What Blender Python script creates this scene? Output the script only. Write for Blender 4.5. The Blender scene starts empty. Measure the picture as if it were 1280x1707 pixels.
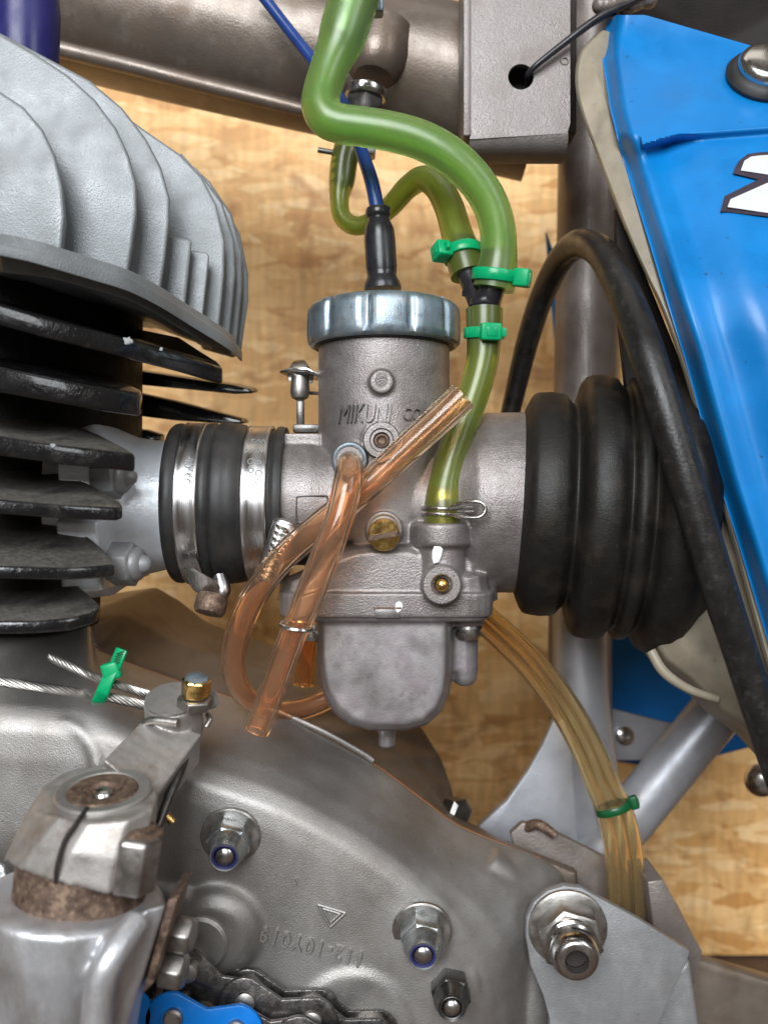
import bpy, bmesh, math, random
from mathutils import Vector, Matrix
from mathutils.geometry import tessellate_polygon
random.seed(7)
SC = bpy.context.scene
COL = SC.collection
S = 0.0002            # metres per modelling unit (one unit = 0.2 mm; the carburettor stands at depth 0)
D = 1600.0            # camera distance in the same units
R_ = math.radians

# ------------------------------------------------------------------ camera
cam = bpy.data.cameras.new('camera'); camo = bpy.data.objects.new('camera', cam); COL.objects.link(camo)
camo.location = (0, -D*S, 0); camo.rotation_euler = (R_(90), 0, 0)
cam.sensor_fit = 'VERTICAL'; cam.sensor_height = 36.0; cam.sensor_width = 27.0
cam.lens = 36.0*D/1707.0
cam.clip_start = 0.005; cam.clip_end = 20
cam.dof.use_dof = True; cam.dof.focus_distance = (D-100)*S
cam.dof.aperture_fstop = (cam.lens/1000)/(16*S)
SC.camera = camo
# ------------------------------------------------------------------ world and lamps (garage with an open door behind the photographer)
w = bpy.data.worlds.new('World'); SC.world = w; w.use_nodes = True
w.node_tree.nodes['Background'].inputs[0].default_value = (1.0, 0.85, 0.70, 1)
w.node_tree.nodes['Background'].inputs[1].default_value = 0.125
def area(name, loc, target, sx, sy, power, col):
    l = bpy.data.lights.new(name, 'AREA'); l.shape = 'RECTANGLE'; l.size = sx; l.size_y = sy; l.energy = power; l.color = col
    o = bpy.data.objects.new(name, l); COL.objects.link(o); o.location = loc
    o.rotation_euler = (Vector(target)-Vector(loc)).to_track_quat('-Z', 'Y').to_euler(); return o
area('door_light', (-0.38, -2.1, 0.98), (0, 0, 0), 1.3, 1.3, 82, (0.93, 0.97, 1.0))
area('right_fill_light', (0.75, -0.75, 0.55), (0, 0.02, 0), 0.28, 0.6, 3.2, (0.95, 0.98, 1.0))  # added weak fill from front right, tied to no window
area('top_fill_light', (0.0, -0.05, 1.25), (0, 0.1, 0), 0.9, 0.35, 1.2, (1.0, 0.95, 0.86))  # added overhead strip, gives the metal something to reflect
vs = SC.view_settings
vs.view_transform = 'Standard'; vs.look = 'None'; vs.exposure = 0.0; vs.gamma = 1.0
SC.cycles.max_bounces = 14; SC.cycles.transmission_bounces = 12; SC.cycles.transparent_max_bounces = 12

# ------------------------------------------------------------------ helpers
def U(px, py, y=0.0):
    k = 1+y/D
    return Vector(((px-640)*k, y, (853.5-py)*k))
def V(*a): return Vector(a)
def frame(ax):
    ax = Vector(ax).normalized()
    r = Vector((0, 0, 1)) if abs(ax.z) < 0.8 else Vector((1, 0, 0))
    e1 = ax.cross(r).normalized(); e2 = e1.cross(ax).normalized()
    return ax, e1, e2
def sample(pts, n=8):
    """Catmull-Rom through (x, y, z, r) tuples"""
    P = [tuple(p) for p in pts]
    P = [tuple(2*a-b for a, b in zip(P[0], P[1]))] + P + [tuple(2*a-b for a, b in zip(P[-1], P[-2]))]
    out = []
    for i in range(1, len(P)-2):
        for j in range(n):
            t = j/n
            out.append(tuple(0.5*((2*b)+(c-a)*t+(2*a-5*b+4*c-d)*t*t+(3*b-a-3*c+d)*t**3) for a, b, c, d in zip(P[i-1], P[i], P[i+1], P[i+2])))
    out.append(P[-2]); return out

class MB:
    def __init__(s): s.v = []; s.f = []
    def ring(s, pts):
        i = len(s.v); s.v += [Vector(p) for p in pts]; return list(range(i, i+len(pts)))
    def bridge(s, a, b):
        n = len(a)
        for i in range(n): s.f.append((a[i], a[(i+1) % n], b[(i+1) % n], b[i]))
    def cap(s, a): s.f.append(tuple(a))
    def loft(s, rings, c0=True, c1=True):
        R = [s.ring(r) for r in rings]
        for a, b in zip(R, R[1:]): s.bridge(a, b)
        if c0: s.cap(R[0][::-1])
        if c1: s.cap(R[-1])
        return s
    def lathe(s, o, ax, prof, n=48, c0=True, c1=True, closed=False, rf=None):
        ax, e1, e2 = frame(ax); o = Vector(o)
        rings = []
        for t, r in prof:
            rings.append([o+ax*t+(e1*math.cos(2*math.pi*i/n)+e2*math.sin(2*math.pi*i/n))*(r*(rf(i/n, t) if rf else 1)) for i in range(n)])
        if closed:
            R = [s.ring(r) for r in rings]
            for a, b in zip(R, R[1:]+R[:1]): s.bridge(a, b)
            return s
        return s.loft(rings, c0, c1)
    def cyl(s, a, b, r, r2=None, n=32):
        a = Vector(a); b = Vector(b); return s.lathe(a, b-a, [(0, r), ((b-a).length, r if r2 is None else r2)], n)
    def band(s, o, ax, r0, r1, w, n=48):
        return s.lathe(o, ax, [(-w/2, r0), (-w/2, r1), (w/2, r1), (w/2, r0)], n, closed=True)
    def torus(s, o, ax, R, r, n=40, m=10):
        return s.lathe(o, ax, [(r*math.sin(2*math.pi*j/m), R+r*math.cos(2*math.pi*j/m)) for j in range(m)], n, closed=True)
    def sphere(s, o, r, n=20, sq=(1, 1, 1)):
        o = Vector(o); rings = []
        for j in range(1, n//2):
            a = math.pi*j/(n//2)
            rings.append([o+Vector((sq[0]*r*math.sin(a)*math.cos(2*math.pi*i/n), sq[1]*r*math.sin(a)*math.sin(2*math.pi*i/n), sq[2]*r*math.cos(a))) for i in range(n)])
        return s.loft(rings)
    def hexa(s, o, ax, R, h, rot=0.0, ch=0.14):
        ax, e1, e2 = frame(ax); o = Vector(o)
        def rg(t, q): return [o+ax*t+(e1*math.cos(rot+i*math.pi/3)+e2*math.sin(rot+i*math.pi/3))*R*q for i in range(6)]
        return s.loft([rg(0, 1), rg(h*(1-ch), 1), rg(h, .86)])
    def tube(s, pts, n=16, seg=8, hollow=0.0, raw=False):
        P = pts if raw else sample(pts, seg)
        C = [Vector(p[:3]) for p in P]; rad = [p[3] for p in P]
        T = [(C[min(i+1, len(C)-1)]-C[max(i-1, 0)]).normalized() for i in range(len(C))]
        _, e1, _ = frame(T[0]); E = []
        for i, t in enumerate(T):
            e1 = (e1-t*e1.dot(t)).normalized(); E.append((e1.copy(), t.cross(e1)))
        def rg(i, q): return [C[i]+(E[i][0]*math.cos(2*math.pi*j/n)+E[i][1]*math.sin(2*math.pi*j/n))*q for j in range(n)]
        out = [rg(i, rad[i]) for i in range(len(C))]
        if hollow:
            R1 = [s.ring(r) for r in out]; R2 = [s.ring(rg(i, rad[i]*hollow)) for i in range(len(C))]
            for a, b in zip(R1, R1[1:]): s.bridge(a, b)
            for a, b in zip(R2, R2[1:]): s.bridge(b, a)
            s.bridge(R2[0], R1[0]); s.bridge(R1[-1], R2[-1])
        else: s.loft(out)
        return s
    def prism(s, pts, vec, holes=()):
        vec = Vector(vec); pts = [Vector(p) for p in pts]
        if not holes:
            return s.loft([pts, [p+vec for p in pts]])
        hs = [[Vector(p) for p in h] for h in holes]
        loops = [pts]+hs; flat = [p for l in loops for p in l]
        tri = tessellate_polygon(loops)
        i0 = len(s.v); s.v += flat; i1 = len(s.v); s.v += [p+vec for p in flat]
        for a, b, c in tri: s.f.append((i0+a, i0+b, i0+c)); s.f.append((i1+c, i1+b, i1+a))
        o = 0
        for l in loops:
            n = len(l)
            for i in range(n): a = o+i; b = o+(i+1) % n; s.f.append((i0+a, i0+b, i1+b, i1+a))
            o += n
        return s
    def box(s, c, ex, ey, ez):
        c = Vector(c); ex = Vector(ex)/2; ey = Vector(ey)/2; ez = Vector(ez)/2
        return s.loft([[c-ex-ey-ez, c+ex-ey-ez, c+ex+ey-ez, c-ex+ey-ez], [c-ex-ey+ez, c+ex-ey+ez, c+ex+ey+ez, c-ex+ey+ez]])
    def build(s, name, mat, parent=None, bevel=0, seg=2, angle=38, remesh=0, smooth=0, disp=None, subdiv=0):
        bm = bmesh.new()
        vs_ = [bm.verts.new(v*S) for v in s.v]
        for f in s.f:
            try: bm.faces.new([vs_[i] for i in f])
            except ValueError: pass
        bmesh.ops.recalc_face_normals(bm, faces=bm.faces)
        if bevel:
            ed = [e for e in bm.edges if len(e.link_faces) == 2 and e.calc_face_angle(0) > R_(33)]
            bmesh.ops.bevel(bm, geom=ed, offset=bevel*S, segments=seg, profile=0.5, affect='EDGES', clamp_overlap=True)
        xs = [v.co for v in bm.verts]
        c = Vector([(min(p[i] for p in xs)+max(p[i] for p in xs))/2 for i in range(3)])
        for v in bm.verts: v.co -= c
        me = bpy.data.meshes.new(name); bm.to_mesh(me); bm.free()
        o = bpy.data.objects.new(name, me); COL.objects.link(o)
        if remesh or subdiv:
            if remesh:
                m = o.modifiers.new('r', 'REMESH'); m.mode = 'VOXEL'; m.voxel_size = remesh*S
            if subdiv:
                m = o.modifiers.new('u', 'SUBSURF'); m.levels = m.render_levels = subdiv
            if smooth:
                m = o.modifiers.new('s', 'SMOOTH'); m.factor = 0.5; m.iterations = smooth
            dg = bpy.context.evaluated_depsgraph_get()
            nm = bpy.data.meshes.new_from_object(o.evaluated_get(dg)); o.modifiers.clear(); o.data = nm; nm.name = name
            bpy.data.meshes.remove(me); me = nm
        me.materials.clear(); me.materials.append(mat)
        for p in me.polygons: p.use_smooth = True
        if not remesh: me.set_sharp_from_angle(angle=R_(angle))
        place(o, c, parent)
        return o
def wloc(o):
    l = o.location.copy(); p = o.parent
    while p: l += p.location; p = p.parent
    return l
def place(o, c, parent):
    o.location = c
    if parent: o.location = c-wloc(parent); o.parent = parent
def thing(name, label, cat, at, group=None):
    o = bpy.data.objects.new(name, None); COL.objects.link(o); o.empty_display_size = .01
    o.location = U(*at)*S; tag(o, label, cat, group); return o
def tag(o, label=None, cat=None, group=None, kind=None):
    if label: o['label'] = label
    if cat: o['category'] = cat
    if group: o['group'] = group
    if kind: o['kind'] = kind
    return o
def text(name, txt, mat, fn, parent, h=30, bold=0.0, shear=0.0, ext=1.0, spacing=1.0, width=None):
    """text laid out in u,v (v = 0..h), thickness w; fn(u, v, w) -> point"""
    cu = bpy.data.curves.new('t', 'FONT'); cu.body = txt; cu.shear = shear; cu.extrude = 0.5; cu.offset = bold; cu.space_character = spacing; cu.resolution_u = 3
    to = bpy.data.objects.new('t', cu); COL.objects.link(to)
    dg = bpy.context.evaluated_depsgraph_get(); me = bpy.data.meshes.new_from_object(to.evaluated_get(dg))
    bpy.data.objects.remove(to); bpy.data.curves.remove(cu)
    xs = [v.co.x for v in me.vertices]; ys = [v.co.y for v in me.vertices]
    x0, x1, y0, y1 = min(xs), max(xs), min(ys), max(ys); k = h/(y1-y0); kx = width/(x1-x0) if width else k
    mb = MB(); mb.v = [Vector(fn((v.co.x-x0)*kx, (v.co.y-y0)*k, (v.co.z+.5)*ext)) for v in me.vertices]
    mb.f = [tuple(p.vertices) for p in me.polygons]; bpy.data.meshes.remove(me)
    return mb.build(name, mat, parent)

# ------------------------------------------------------------------ materials
def mat(name, col, rough=.5, metal=0.0, var=.15, vs=60, dirt=None, bump=.3, bs=4, bdist=.6, trans=0, ior=1.45, sss=0, coat=0, coatr=.08, spec=.5, rvar=.12, aniso=None, alpha=None):
    m = bpy.data.materials.new(name); m.use_nodes = True; nt = m.node_tree; N = nt.nodes; L = nt.links
    b = N['Principled BSDF']; tc = N.new('ShaderNodeTexCoord')
    mp = N.new('ShaderNodeMapping'); L.new(tc.outputs['Object'], mp.inputs[0])
    if aniso: mp.inputs['Scale'].default_value = aniso
    def noise(f, det=4, src=mp):
        n = N.new('ShaderNodeTexNoise'); n.inputs['Scale'].default_value = 1/(f*S); n.inputs['Detail'].default_value = det; n.inputs['Roughness'].default_value = .6
        L.new(src.outputs[0], n.inputs['Vector']); return n
    n1 = noise(vs, 5)
    mr = N.new('ShaderNodeMapRange'); mr.inputs[1].default_value = .3; mr.inputs[2].default_value = .7; mr.inputs[3].default_value = 1-var; mr.inputs[4].default_value = 1+var
    L.new(n1.outputs[0], mr.inputs[0])
    mul = N.new('ShaderNodeMix'); mul.data_type = 'RGBA'; mul.blend_type = 'MULTIPLY'; mul.inputs[0].default_value = 1
    mul.inputs[6].default_value = (*col, 1); L.new(mr.outputs[0], mul.inputs[7]); out = mul.outputs[2]
    for d in (dirt or []):
        dc, amt, f, lo, hi = d
        n2 = noise(f, 6); rp = N.new('ShaderNodeMapRange'); rp.inputs[1].default_value = lo; rp.inputs[2].default_value = hi; rp.inputs[4].default_value = amt
        L.new(n2.outputs[0], rp.inputs[0])
        mx = N.new('ShaderNodeMix'); mx.data_type = 'RGBA'; L.new(rp.outputs[0], mx.inputs[0]); L.new(out, mx.inputs[6]); mx.inputs[7].default_value = (*dc, 1); out = mx.outputs[2]
    L.new(out, b.inputs['Base Color'])
    n3 = noise(bs*.45, 3)
    rr = N.new('ShaderNodeMapRange'); rr.inputs[1].default_value = .3; rr.inputs[2].default_value = .7; rr.inputs[3].default_value = max(.02, rough-rvar); rr.inputs[4].default_value = rough+rvar
    L.new(n1.outputs[0], rr.inputs[0]); L.new(rr.outputs[0], b.inputs['Roughness'])
    if bump:
        bp = N.new('ShaderNodeBump'); bp.inputs['Strength'].default_value = bump; bp.inputs['Distance'].default_value = bdist*S*2
        L.new(n3.outputs[0], bp.inputs['Height']); L.new(bp.outputs[0], b.inputs['Normal'])
    b.inputs['Metallic'].default_value = metal; b.inputs['IOR'].default_value = ior
    b.inputs['Transmission Weight'].default_value = trans; b.inputs['Specular IOR Level'].default_value = spec
    b.inputs['Coat Weight'].default_value = coat; b.inputs['Coat Roughness'].default_value = coatr
    if sss: b.inputs['Subsurface Weight'].default_value = sss; b.inputs['Subsurface Radius'].default_value = (.004, .006, .003); b.inputs['Subsurface Scale'].default_value = 1
    return m
BROWN = (.10, .065, .04)
M = {}
M['zinc'] = mat('cast_zinc', (.275, .25, .243), .42, .6, .17, 40, [((.115, .093, .086), .65, 75, .46, .7), ((.50, .47, .46), .55, 4, .6, .7), ((.08,.066,.058), .65, 5, .61, .71)], .8, 6)
M['bowl'] = mat('bowl_zinc', (.34, .315, .318), .38, .7, .12, 50, [((.27, .235, .25), .65, 45, .45, .62), ((.42,.40,.40), .5, 30, .52, .66), ((.17, .15, .145), .45, 14, .6, .72), ((.08,.07,.07), .6, 4, .66, .74)], .2, 5)
M['zincdark'] = mat('shaded_zinc', (.22, .2, .2), .38, .7, .1, 20, None, .3, 4)  # darker copy of the body zinc, stands in for shade around letters
M['plate'] = mat('bright_zinc_plating', (.27, .335, .385), .42, .8, .18, 40, [((.44, .44, .42), .55, 22, .5, .68), ((.13, .155, .19), .6, 14, .55, .68)], .25, 6)
M['steel'] = mat('steel', (.56, .55, .54), .22, 1, .12, 30, None, .08, 5)
M['steeldull'] = mat('dull_steel', (.40, .38, .36), .38, .95, .2, 24, [((.16, .10, .07), .5, 20, .55, .7)], .2, 4)
M['inox'] = mat('stainless_band', (.50, .485, .485), .30, 1, .12, 60, [((.30, .28, .30), .5, 30, .5, .7)], .06, 3, aniso=(4, 1, .3))
M['brass'] = mat('brass', (.72, .48, .17), .26, 1, .15, 14, [((.35, .2, .08), .4, 9, .55, .7)], .2, 4)
M['alupaint'] = mat('aluminium_paint', (.235, .25, .26), .46, .3, .10, 50, [((.165, .165, .17), .6, 110, .48, .68), ((.42, .435, .44), .45, 4, .61, .71), ((.07,.068,.066), .55, 5, .66, .74)], .7, 7, coat=.06)
M['manipaint'] = mat('manifold_paint_lifted', (.70, .73, .77), .38, .3, .07, 50, None, .5, 12, coat=.2)  # paler than the head paint, to make up for blocked light
M['alu'] = mat('crankcase_aluminium', (.335, .318, .305), .45, .72, .10, 110, [((.17, .145, .122), .55, 170, .46, .68), ((.07, .055, .045), .7, 6, .65, .73), ((.52,.51,.50), .4, 4, .60, .70), ((.25,.22,.19), .3, 26, .5, .68)], .5, 5)
M['aludark'] = mat('stained_aluminium', (.20, .165, .135), .48, .5, .2, 120, [((.11, .065, .035), .6, 90, .45, .7)], .3, 6)
M['alupol'] = mat('worn_streaky_aluminium', (.54, .54, .56), .42, .7, .18, 60, [((.30, .26, .235), .6, 50, .5, .7), ((.70,.70,.72), .35, 12, .58, .72)], .5, 8, aniso=(1, 1, .4))  # wear, plus upright streaks painted in for reflections
M['leverpaint'] = mat('lever_aluminium', (.40, .375, .355), .44, .6, .14, 40, [((.22, .17, .135), .65, 36, .47, .68), ((.55,.55,.55), .35, 5, .6, .72), ((.06,.045,.035), .5, 7, .66, .75)], .4, 6)
M['bracketgrey'] = mat('bracket_grey', (.215, .193, .185), .42, .4, .12, 50, [((.15, .118, .105), .55, 80, .48, .7), ((.34,.31,.30), .4, 5, .62, .72)], .9, 7, coat=.1)
M['zincnut'] = mat('zinc_plated_nut', (.46, .49, .50), .30, .9, .14, 14, [((.25,.24,.22), .5, 10, .55, .7)], .12, 5)
M['alurough'] = mat('rough_aluminium', (.42, .40, .38), .42, .75, .15, 30, [((.2, .17, .14), .55, 30, .5, .7)], .35, 4)
M['rust'] = mat('rusty_steel', (.16, .105, .078), .5, .5, .35, 16, [((.34, .24, .165), .65, 8, .5, .64), ((.035, .02, .015), .75, 14, .5, .66)], .9, 7)
M['bolt'] = mat('dark_bolt', (.12, .115, .11), .35, .9, .2, 20, None, .15, 4)
M['blackpaint'] = mat('black_gloss_paint', (.007, .007, .008), .20, 0, .3, 40, [((.05, .046, .042), .5, 26, .56, .72)], .9, 16, coat=.7)
M['dustypaint'] = mat('dusty_black_paint', (.075, .069, .061), .6, 0, .25, 40, [((.15, .137, .12), .7, 7, .45, .65), ((.02, .019, .018), .85, 50, .5, .7)], .5, 6)
M['core'] = mat('barrel_black', (.006, .005, .0045), .55, 0, .4, 20, [((.07,.062,.055), .45, 5, .62, .7)], 1.0, 14, spec=.25)
M['rubber'] = mat('black_rubber', (.022, .021, .021), .5, 0, .25, 60, [((.06, .05, .043), .5, 50, .5, .75)], .22, 5)
M['bellow'] = mat('bellows_rubber', (.010, .0085, .0075), .5, 0, .25, 70, [((.038, .029, .022), .7, 50, .5, .75), ((.09,.075,.06), .5, 4, .64, .73)], .5, 8, spec=.4)
M['trim'] = mat('worn_rubber', (.014, .0125, .012), .36, 0, .3, 40, [((.045, .04, .038), .6, 14, .55, .68), ((.16, .11, .075), .5, 9, .71, .76)], .5, 8)
M['boot'] = mat('soft_black_boot', (.018, .018, .021), .30, 0, .2, 40, None, .08, 8)
M['blackplastic'] = mat('black_plastic', (.02, .018, .022), .3, 0, .2, 30, None, .1, 6)
M['bluecable'] = mat('blue_cable', (.012, .045, .20), .3, 0, .15, 40, None, .05, 6)
M['navy'] = mat('navy_cap', (.018, .018, .12), .38, 0, .15, 60, None, .15, 8)
M['blue'] = mat('blue_plastic', (.0, .165, .47), .42, 0, .10, 120, [((.006, .03, .08), .85, 12, .67, .71), ((.14, .42, .72), .7, 2.5, .67, .73), ((.0,.20,.55), .6, 90, .5, .62)], .1, 10, coat=.12, coatr=.2)
M['bluefar'] = mat('blue_plastic_far', (.0, .15, .50), .35, 0, .15, 120, None, .08, 20)
M['bluechain'] = mat('blue_chain_plate', (.0, .17, .60), .32, 0, .06, 40, None, .06, 6)
M['beige'] = mat('airbox_plastic', (.30, .255, .19), .45, 0, .15, 60, [((.13, .11, .09), .55, 70, .5, .7), ((.05, .04, .03), .7, 12, .67, .74)], .15, 8, sss=.1)
M['framepaint'] = mat('frame_paint_warm', (.19, .155, .13), .40, .5, .15, 60, [((.12, .07, .042), .65, 120, .45, .68), ((.3,.26,.23), .5, 40, .56, .72), ((.05,.03,.02), .7, 7, .68, .75)], .5, 9, coat=.15)  # browner than the grey frame, warm reflections put into the colour
M['framelight'] = mat('frame_silver', (.38, .39, .425), .42, .35, .08, 60, [((.22, .19, .17), .45, 80, .55, .72)], .3, 10, coat=.1)
M['plategrey'] = mat('bracket_paint', (.29, .292, .30), .44, .4, .10, 50, [((.12, .10, .09), .6, 9, .66, .76), ((.19, .18, .175), .5, 60, .48, .7), ((.42,.42,.43), .35, 4, .61, .71)], .6, 6)
M['framemid'] = mat('frame_grey', (.20, .172, .158), .42, .35, .14, 50, [((.125, .08, .058), .55, 90, .48, .7), ((.3,.27,.25), .3, 5, .62, .74)], .7, 9, coat=.1)
M['green'] = mat('green_nylon', (.0, .34, .13), .32, 0, .08, 20, None, .06, 6, sss=.25)
M['greendark'] = mat('dark_green_nylon', (.004, .085, .025), .35, 0, .1, 20, None, .06, 6)
M['hose'] = mat('green_fuel_hose', (.42, .70, .20), .40, 0, .015, 40, [((.50,.62,.12), .5, 70, .5, .65)], 0, 10, trans=.85, ior=1.36, sss=.08, rvar=.05, coat=.6, coatr=.30)
M['hoseold'] = mat('olive_fuel_hose', (.44, .54, .10), .34, 0, .04, 60, [((.25,.36,.12), .5, 60, .5, .7)], 0, 10, trans=.85, ior=1.36, sss=.1, rvar=.03, coat=.5, coatr=.25)
M['orange'] = mat('amber_clear_tube', (1.0, .73, .52), .06, 0, .01, 40, None, 0, 30, trans=.96, ior=1.26, rvar=.02, coat=.35)
M['amber'] = mat('dark_amber_tube', (.98, .60, .28), .06, 0, .05, 40, None, 0, 30, trans=.97, ior=1.3, rvar=.02, coat=.4)
M['tan'] = mat('tan_clear_tube', (.98, .82, .52), .07, 0, .03, 40, None, 0, 30, trans=.96, ior=1.3, rvar=.02, coat=.6)
M['white'] = mat('white_paint', (.80, .80, .78), .4, 0, .05, 20, None, .2, 5)
M['decalwhite'] = mat('decal_white', (.62, .63, .66), .35, 0, .03, 20, None, 0)
M['decaldark'] = mat('decal_dark', (.045, .035, .05), .35, 0, .05, 20, None, 0)
M['dark'] = mat('padding_and_shade', (.018, .013, .012), .7, 0, .3, 80, None, .4, 8)  # seat padding, also dark infill in place of shade in recesses
M['gasket'] = mat('orange_sealant', (.26, .085, .025), .5, 0, .2, 20, None, .2, 5)
M['nylon'] = mat('blue_nylon', (.03, .03, .13), .35, 0, .1, 10, None, 0)
M['chip'] = mat('chipped_metal', (.27, .28, .28), .55, .2, .15, 8, None, .3, 4)
M['chain'] = mat('chain_steel', (.15, .14, .135), .27, .9, .3, 22, [((.42, .39, .36), .5, 9, .57, .7), ((.03,.025,.02), .6, 20, .55, .68)], .3, 6)
M['floor'] = mat('floor_brown', (.10, .06, .04), .7, 0, .3, 200, None, .3, 30)

def osb():
    m = bpy.data.materials.new('oriented_strand_board'); m.use_nodes = True; nt = m.node_tree; N = nt.nodes; L = nt.links
    b = N['Principled BSDF']; tc = N.new('ShaderNodeTexCoord')
    def strand(rot, sc, seed):
        mp = N.new('ShaderNodeMapping'); mp.inputs['Rotation'].default_value = (0, rot, 0); mp.inputs['Location'].default_value = (seed, seed, seed)
        mp.inputs['Scale'].default_value = (1, .0, 3.4)
        L.new(tc.outputs['Object'], mp.inputs[0])
        nz = N.new('ShaderNodeTexNoise'); nz.inputs['Scale'].default_value = 22; L.new(mp.outputs[0], nz.inputs['Vector'])
        ad = N.new('ShaderNodeVectorMath'); ad.operation = 'MULTIPLY_ADD'; ad.inputs[1].default_value = (.03, .03, .03); L.new(nz.outputs['Color'], ad.inputs[0]); L.new(mp.outputs[0], ad.inputs[2])
        vo = N.new('ShaderNodeTexVoronoi'); vo.inputs['Scale'].default_value = sc; L.new(ad.outputs[0], vo.inputs['Vector'])
        sp = N.new('ShaderNodeSeparateColor'); L.new(vo.outputs['Color'], sp.inputs[0])
        ve = N.new('ShaderNodeTexVoronoi'); ve.feature = 'DISTANCE_TO_EDGE'; ve.inputs['Scale'].default_value = sc; L.new(ad.outputs[0], ve.inputs['Vector'])
        rr_ = N.new('ShaderNodeMapRange'); rr_.inputs[2].default_value = .07; rr_.inputs[3].default_value = .45; L.new(ve.outputs['Distance'], rr_.inputs[0])
        mu = N.new('ShaderNodeMath'); mu.operation = 'MULTIPLY'; L.new(sp.outputs[0], mu.inputs[0]); L.new(rr_.outputs[0], mu.inputs[1]); return mu.outputs[0], sp.outputs[1]
    a, am = strand(1.2, 46, 0); c, cm = strand(-1.9, 38, 3.1); e, em = strand(.5, 42, 7.7)
    def mixf(f, p, q):
        x = N.new('ShaderNodeMix'); x.data_type = 'FLOAT'; L.new(f, x.inputs[0]); L.new(p, x.inputs[2]); L.new(q, x.inputs[3]); return x.outputs[0]
    def step(f, t):
        x = N.new('ShaderNodeMath'); x.operation = 'GREATER_THAN'; x.inputs[1].default_value = t; L.new(f, x.inputs[0]); return x.outputs[0]
    v = mixf(step(cm, .55), a, c); v = mixf(step(em, .65), v, e)
    r = N.new('ShaderNodeValToRGB'); L.new(v, r.inputs[0]); el = r.color_ramp.elements; r.color_ramp.interpolation = 'EASE'
    el[0].position = 0; el[0].color = (.60, .29, .085, 1); el[1].position = 1; el[1].color = (.94, .63, .31, 1)
    for p, cc in ((.10, (.72, .39, .13)), (.35, (.81, .475, .185)), (.7, (.87, .54, .225))):
        x = el.new(p); x.color = (*cc, 1)
    n2 = N.new('ShaderNodeTexNoise'); n2.inputs['Scale'].default_value = 5; n2.inputs['Detail'].default_value = 3; L.new(tc.outputs['Object'], n2.inputs['Vector'])
    # knots and dark flecks
    n3 = N.new('ShaderNodeTexNoise'); n3.inputs['Scale'].default_value = 38; n3.inputs['Detail'].default_value = 5; n3.inputs['Distortion'].default_value = 1.2; L.new(tc.outputs['Object'], n3.inputs['Vector'])
    mr = N.new('ShaderNodeMapRange'); mr.inputs[1].default_value = .54; mr.inputs[2].default_value = .68; mr.inputs[4].default_value = .75; L.new(n3.outputs[0], mr.inputs[0])
    mx = N.new('ShaderNodeMix'); mx.data_type = 'RGBA'; L.new(mr.outputs[0], mx.inputs[0]); L.new(r.outputs[0], mx.inputs[6]); mx.inputs[7].default_value = (.44, .19, .05, 1)
    mg = N.new('ShaderNodeMapping'); mg.inputs['Scale'].default_value = (1, 1, .16); mg.inputs['Rotation'].default_value = (0, .15, 0); L.new(tc.outputs['Object'], mg.inputs[0])
    ng = N.new('ShaderNodeTexNoise'); ng.inputs['Scale'].default_value = 260; ng.inputs['Detail'].default_value = 4; L.new(mg.outputs[0], ng.inputs['Vector'])
    rg = N.new('ShaderNodeMapRange'); rg.inputs[1].default_value = .3; rg.inputs[2].default_value = .7; rg.inputs[3].default_value = .84; rg.inputs[4].default_value = 1.14; L.new(ng.outputs[0], rg.inputs[0])
    gm = N.new('ShaderNodeMix'); gm.data_type = 'RGBA'; gm.blend_type = 'MULTIPLY'; gm.inputs[0].default_value = 1; L.new(mx.outputs[2], gm.inputs[6]); L.new(rg.outputs[0], gm.inputs[7])
    L.new(gm.outputs[2], b.inputs['Base Color']); b.inputs['Roughness'].default_value = .55
    bp = N.new('ShaderNodeBump'); bp.inputs['Strength'].default_value = .4; bp.inputs['Distance'].default_value = .001; L.new(v, bp.inputs['Height']); L.new(bp.outputs[0], b.inputs['Normal'])
    return m
M['osb'] = osb()

# ================================================================== SETTING
YW = 1150
o = MB().box(U(640, 600, YW+20)+V(0, 0, 0), (5200, 0, 0), (0, 40, 0), (0, 0, 1)).build('wall', M['osb'])
bpy.data.objects.remove(o)
zb = U(0, 1592, YW).z
o = MB().box((0, YW+20, zb+1600), (5600, 0, 0), (0, 40, 0), (0, 0, 3200)).build('wall', M['osb']); tag(o, kind='structure')
o = MB().box((0, YW-1000, zb-40), (5600, 0, 0), (0, 2200, 0), (0, 0, 60)).build('floor', M['floor']); tag(o, kind='structure')

# ================================================================== FRAME
fr = thing('motorcycle_frame', 'grey painted tubular motorcycle frame behind the carburettor and air box', 'frame', (900, 700, 350))
y = 330
MB().tube([(*U(-120, -60, y), 150), (*U(300, 40, y), 150), (*U(620, 112, y-10), 148), (*U(900, 175, y-20), 148)], n=40, seg=4).build('backbone_tube', M['framepaint'], fr)
MB().tube([(*U(60, 72, y-75), 16), (*U(200, 106, y-75), 16), (*U(340, 142, y-75), 15), (*U(470, 174, y-75), 14), (*U(560, 196, y-75), 10)], n=14, seg=4).build('seam_weld', M['framepaint'], fr)
# bung of the fuel filter welded under the backbone
b = U(628, 100, 190); ax = (U(606, 215, 150)-b).normalized()
MB().lathe(b, ax, [(-60, 62), (-6, 60), (14, 55), (28, 48), (38, 41), (42, 36)], 40).build('tank_bung', M['framepaint'], fr)
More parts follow.
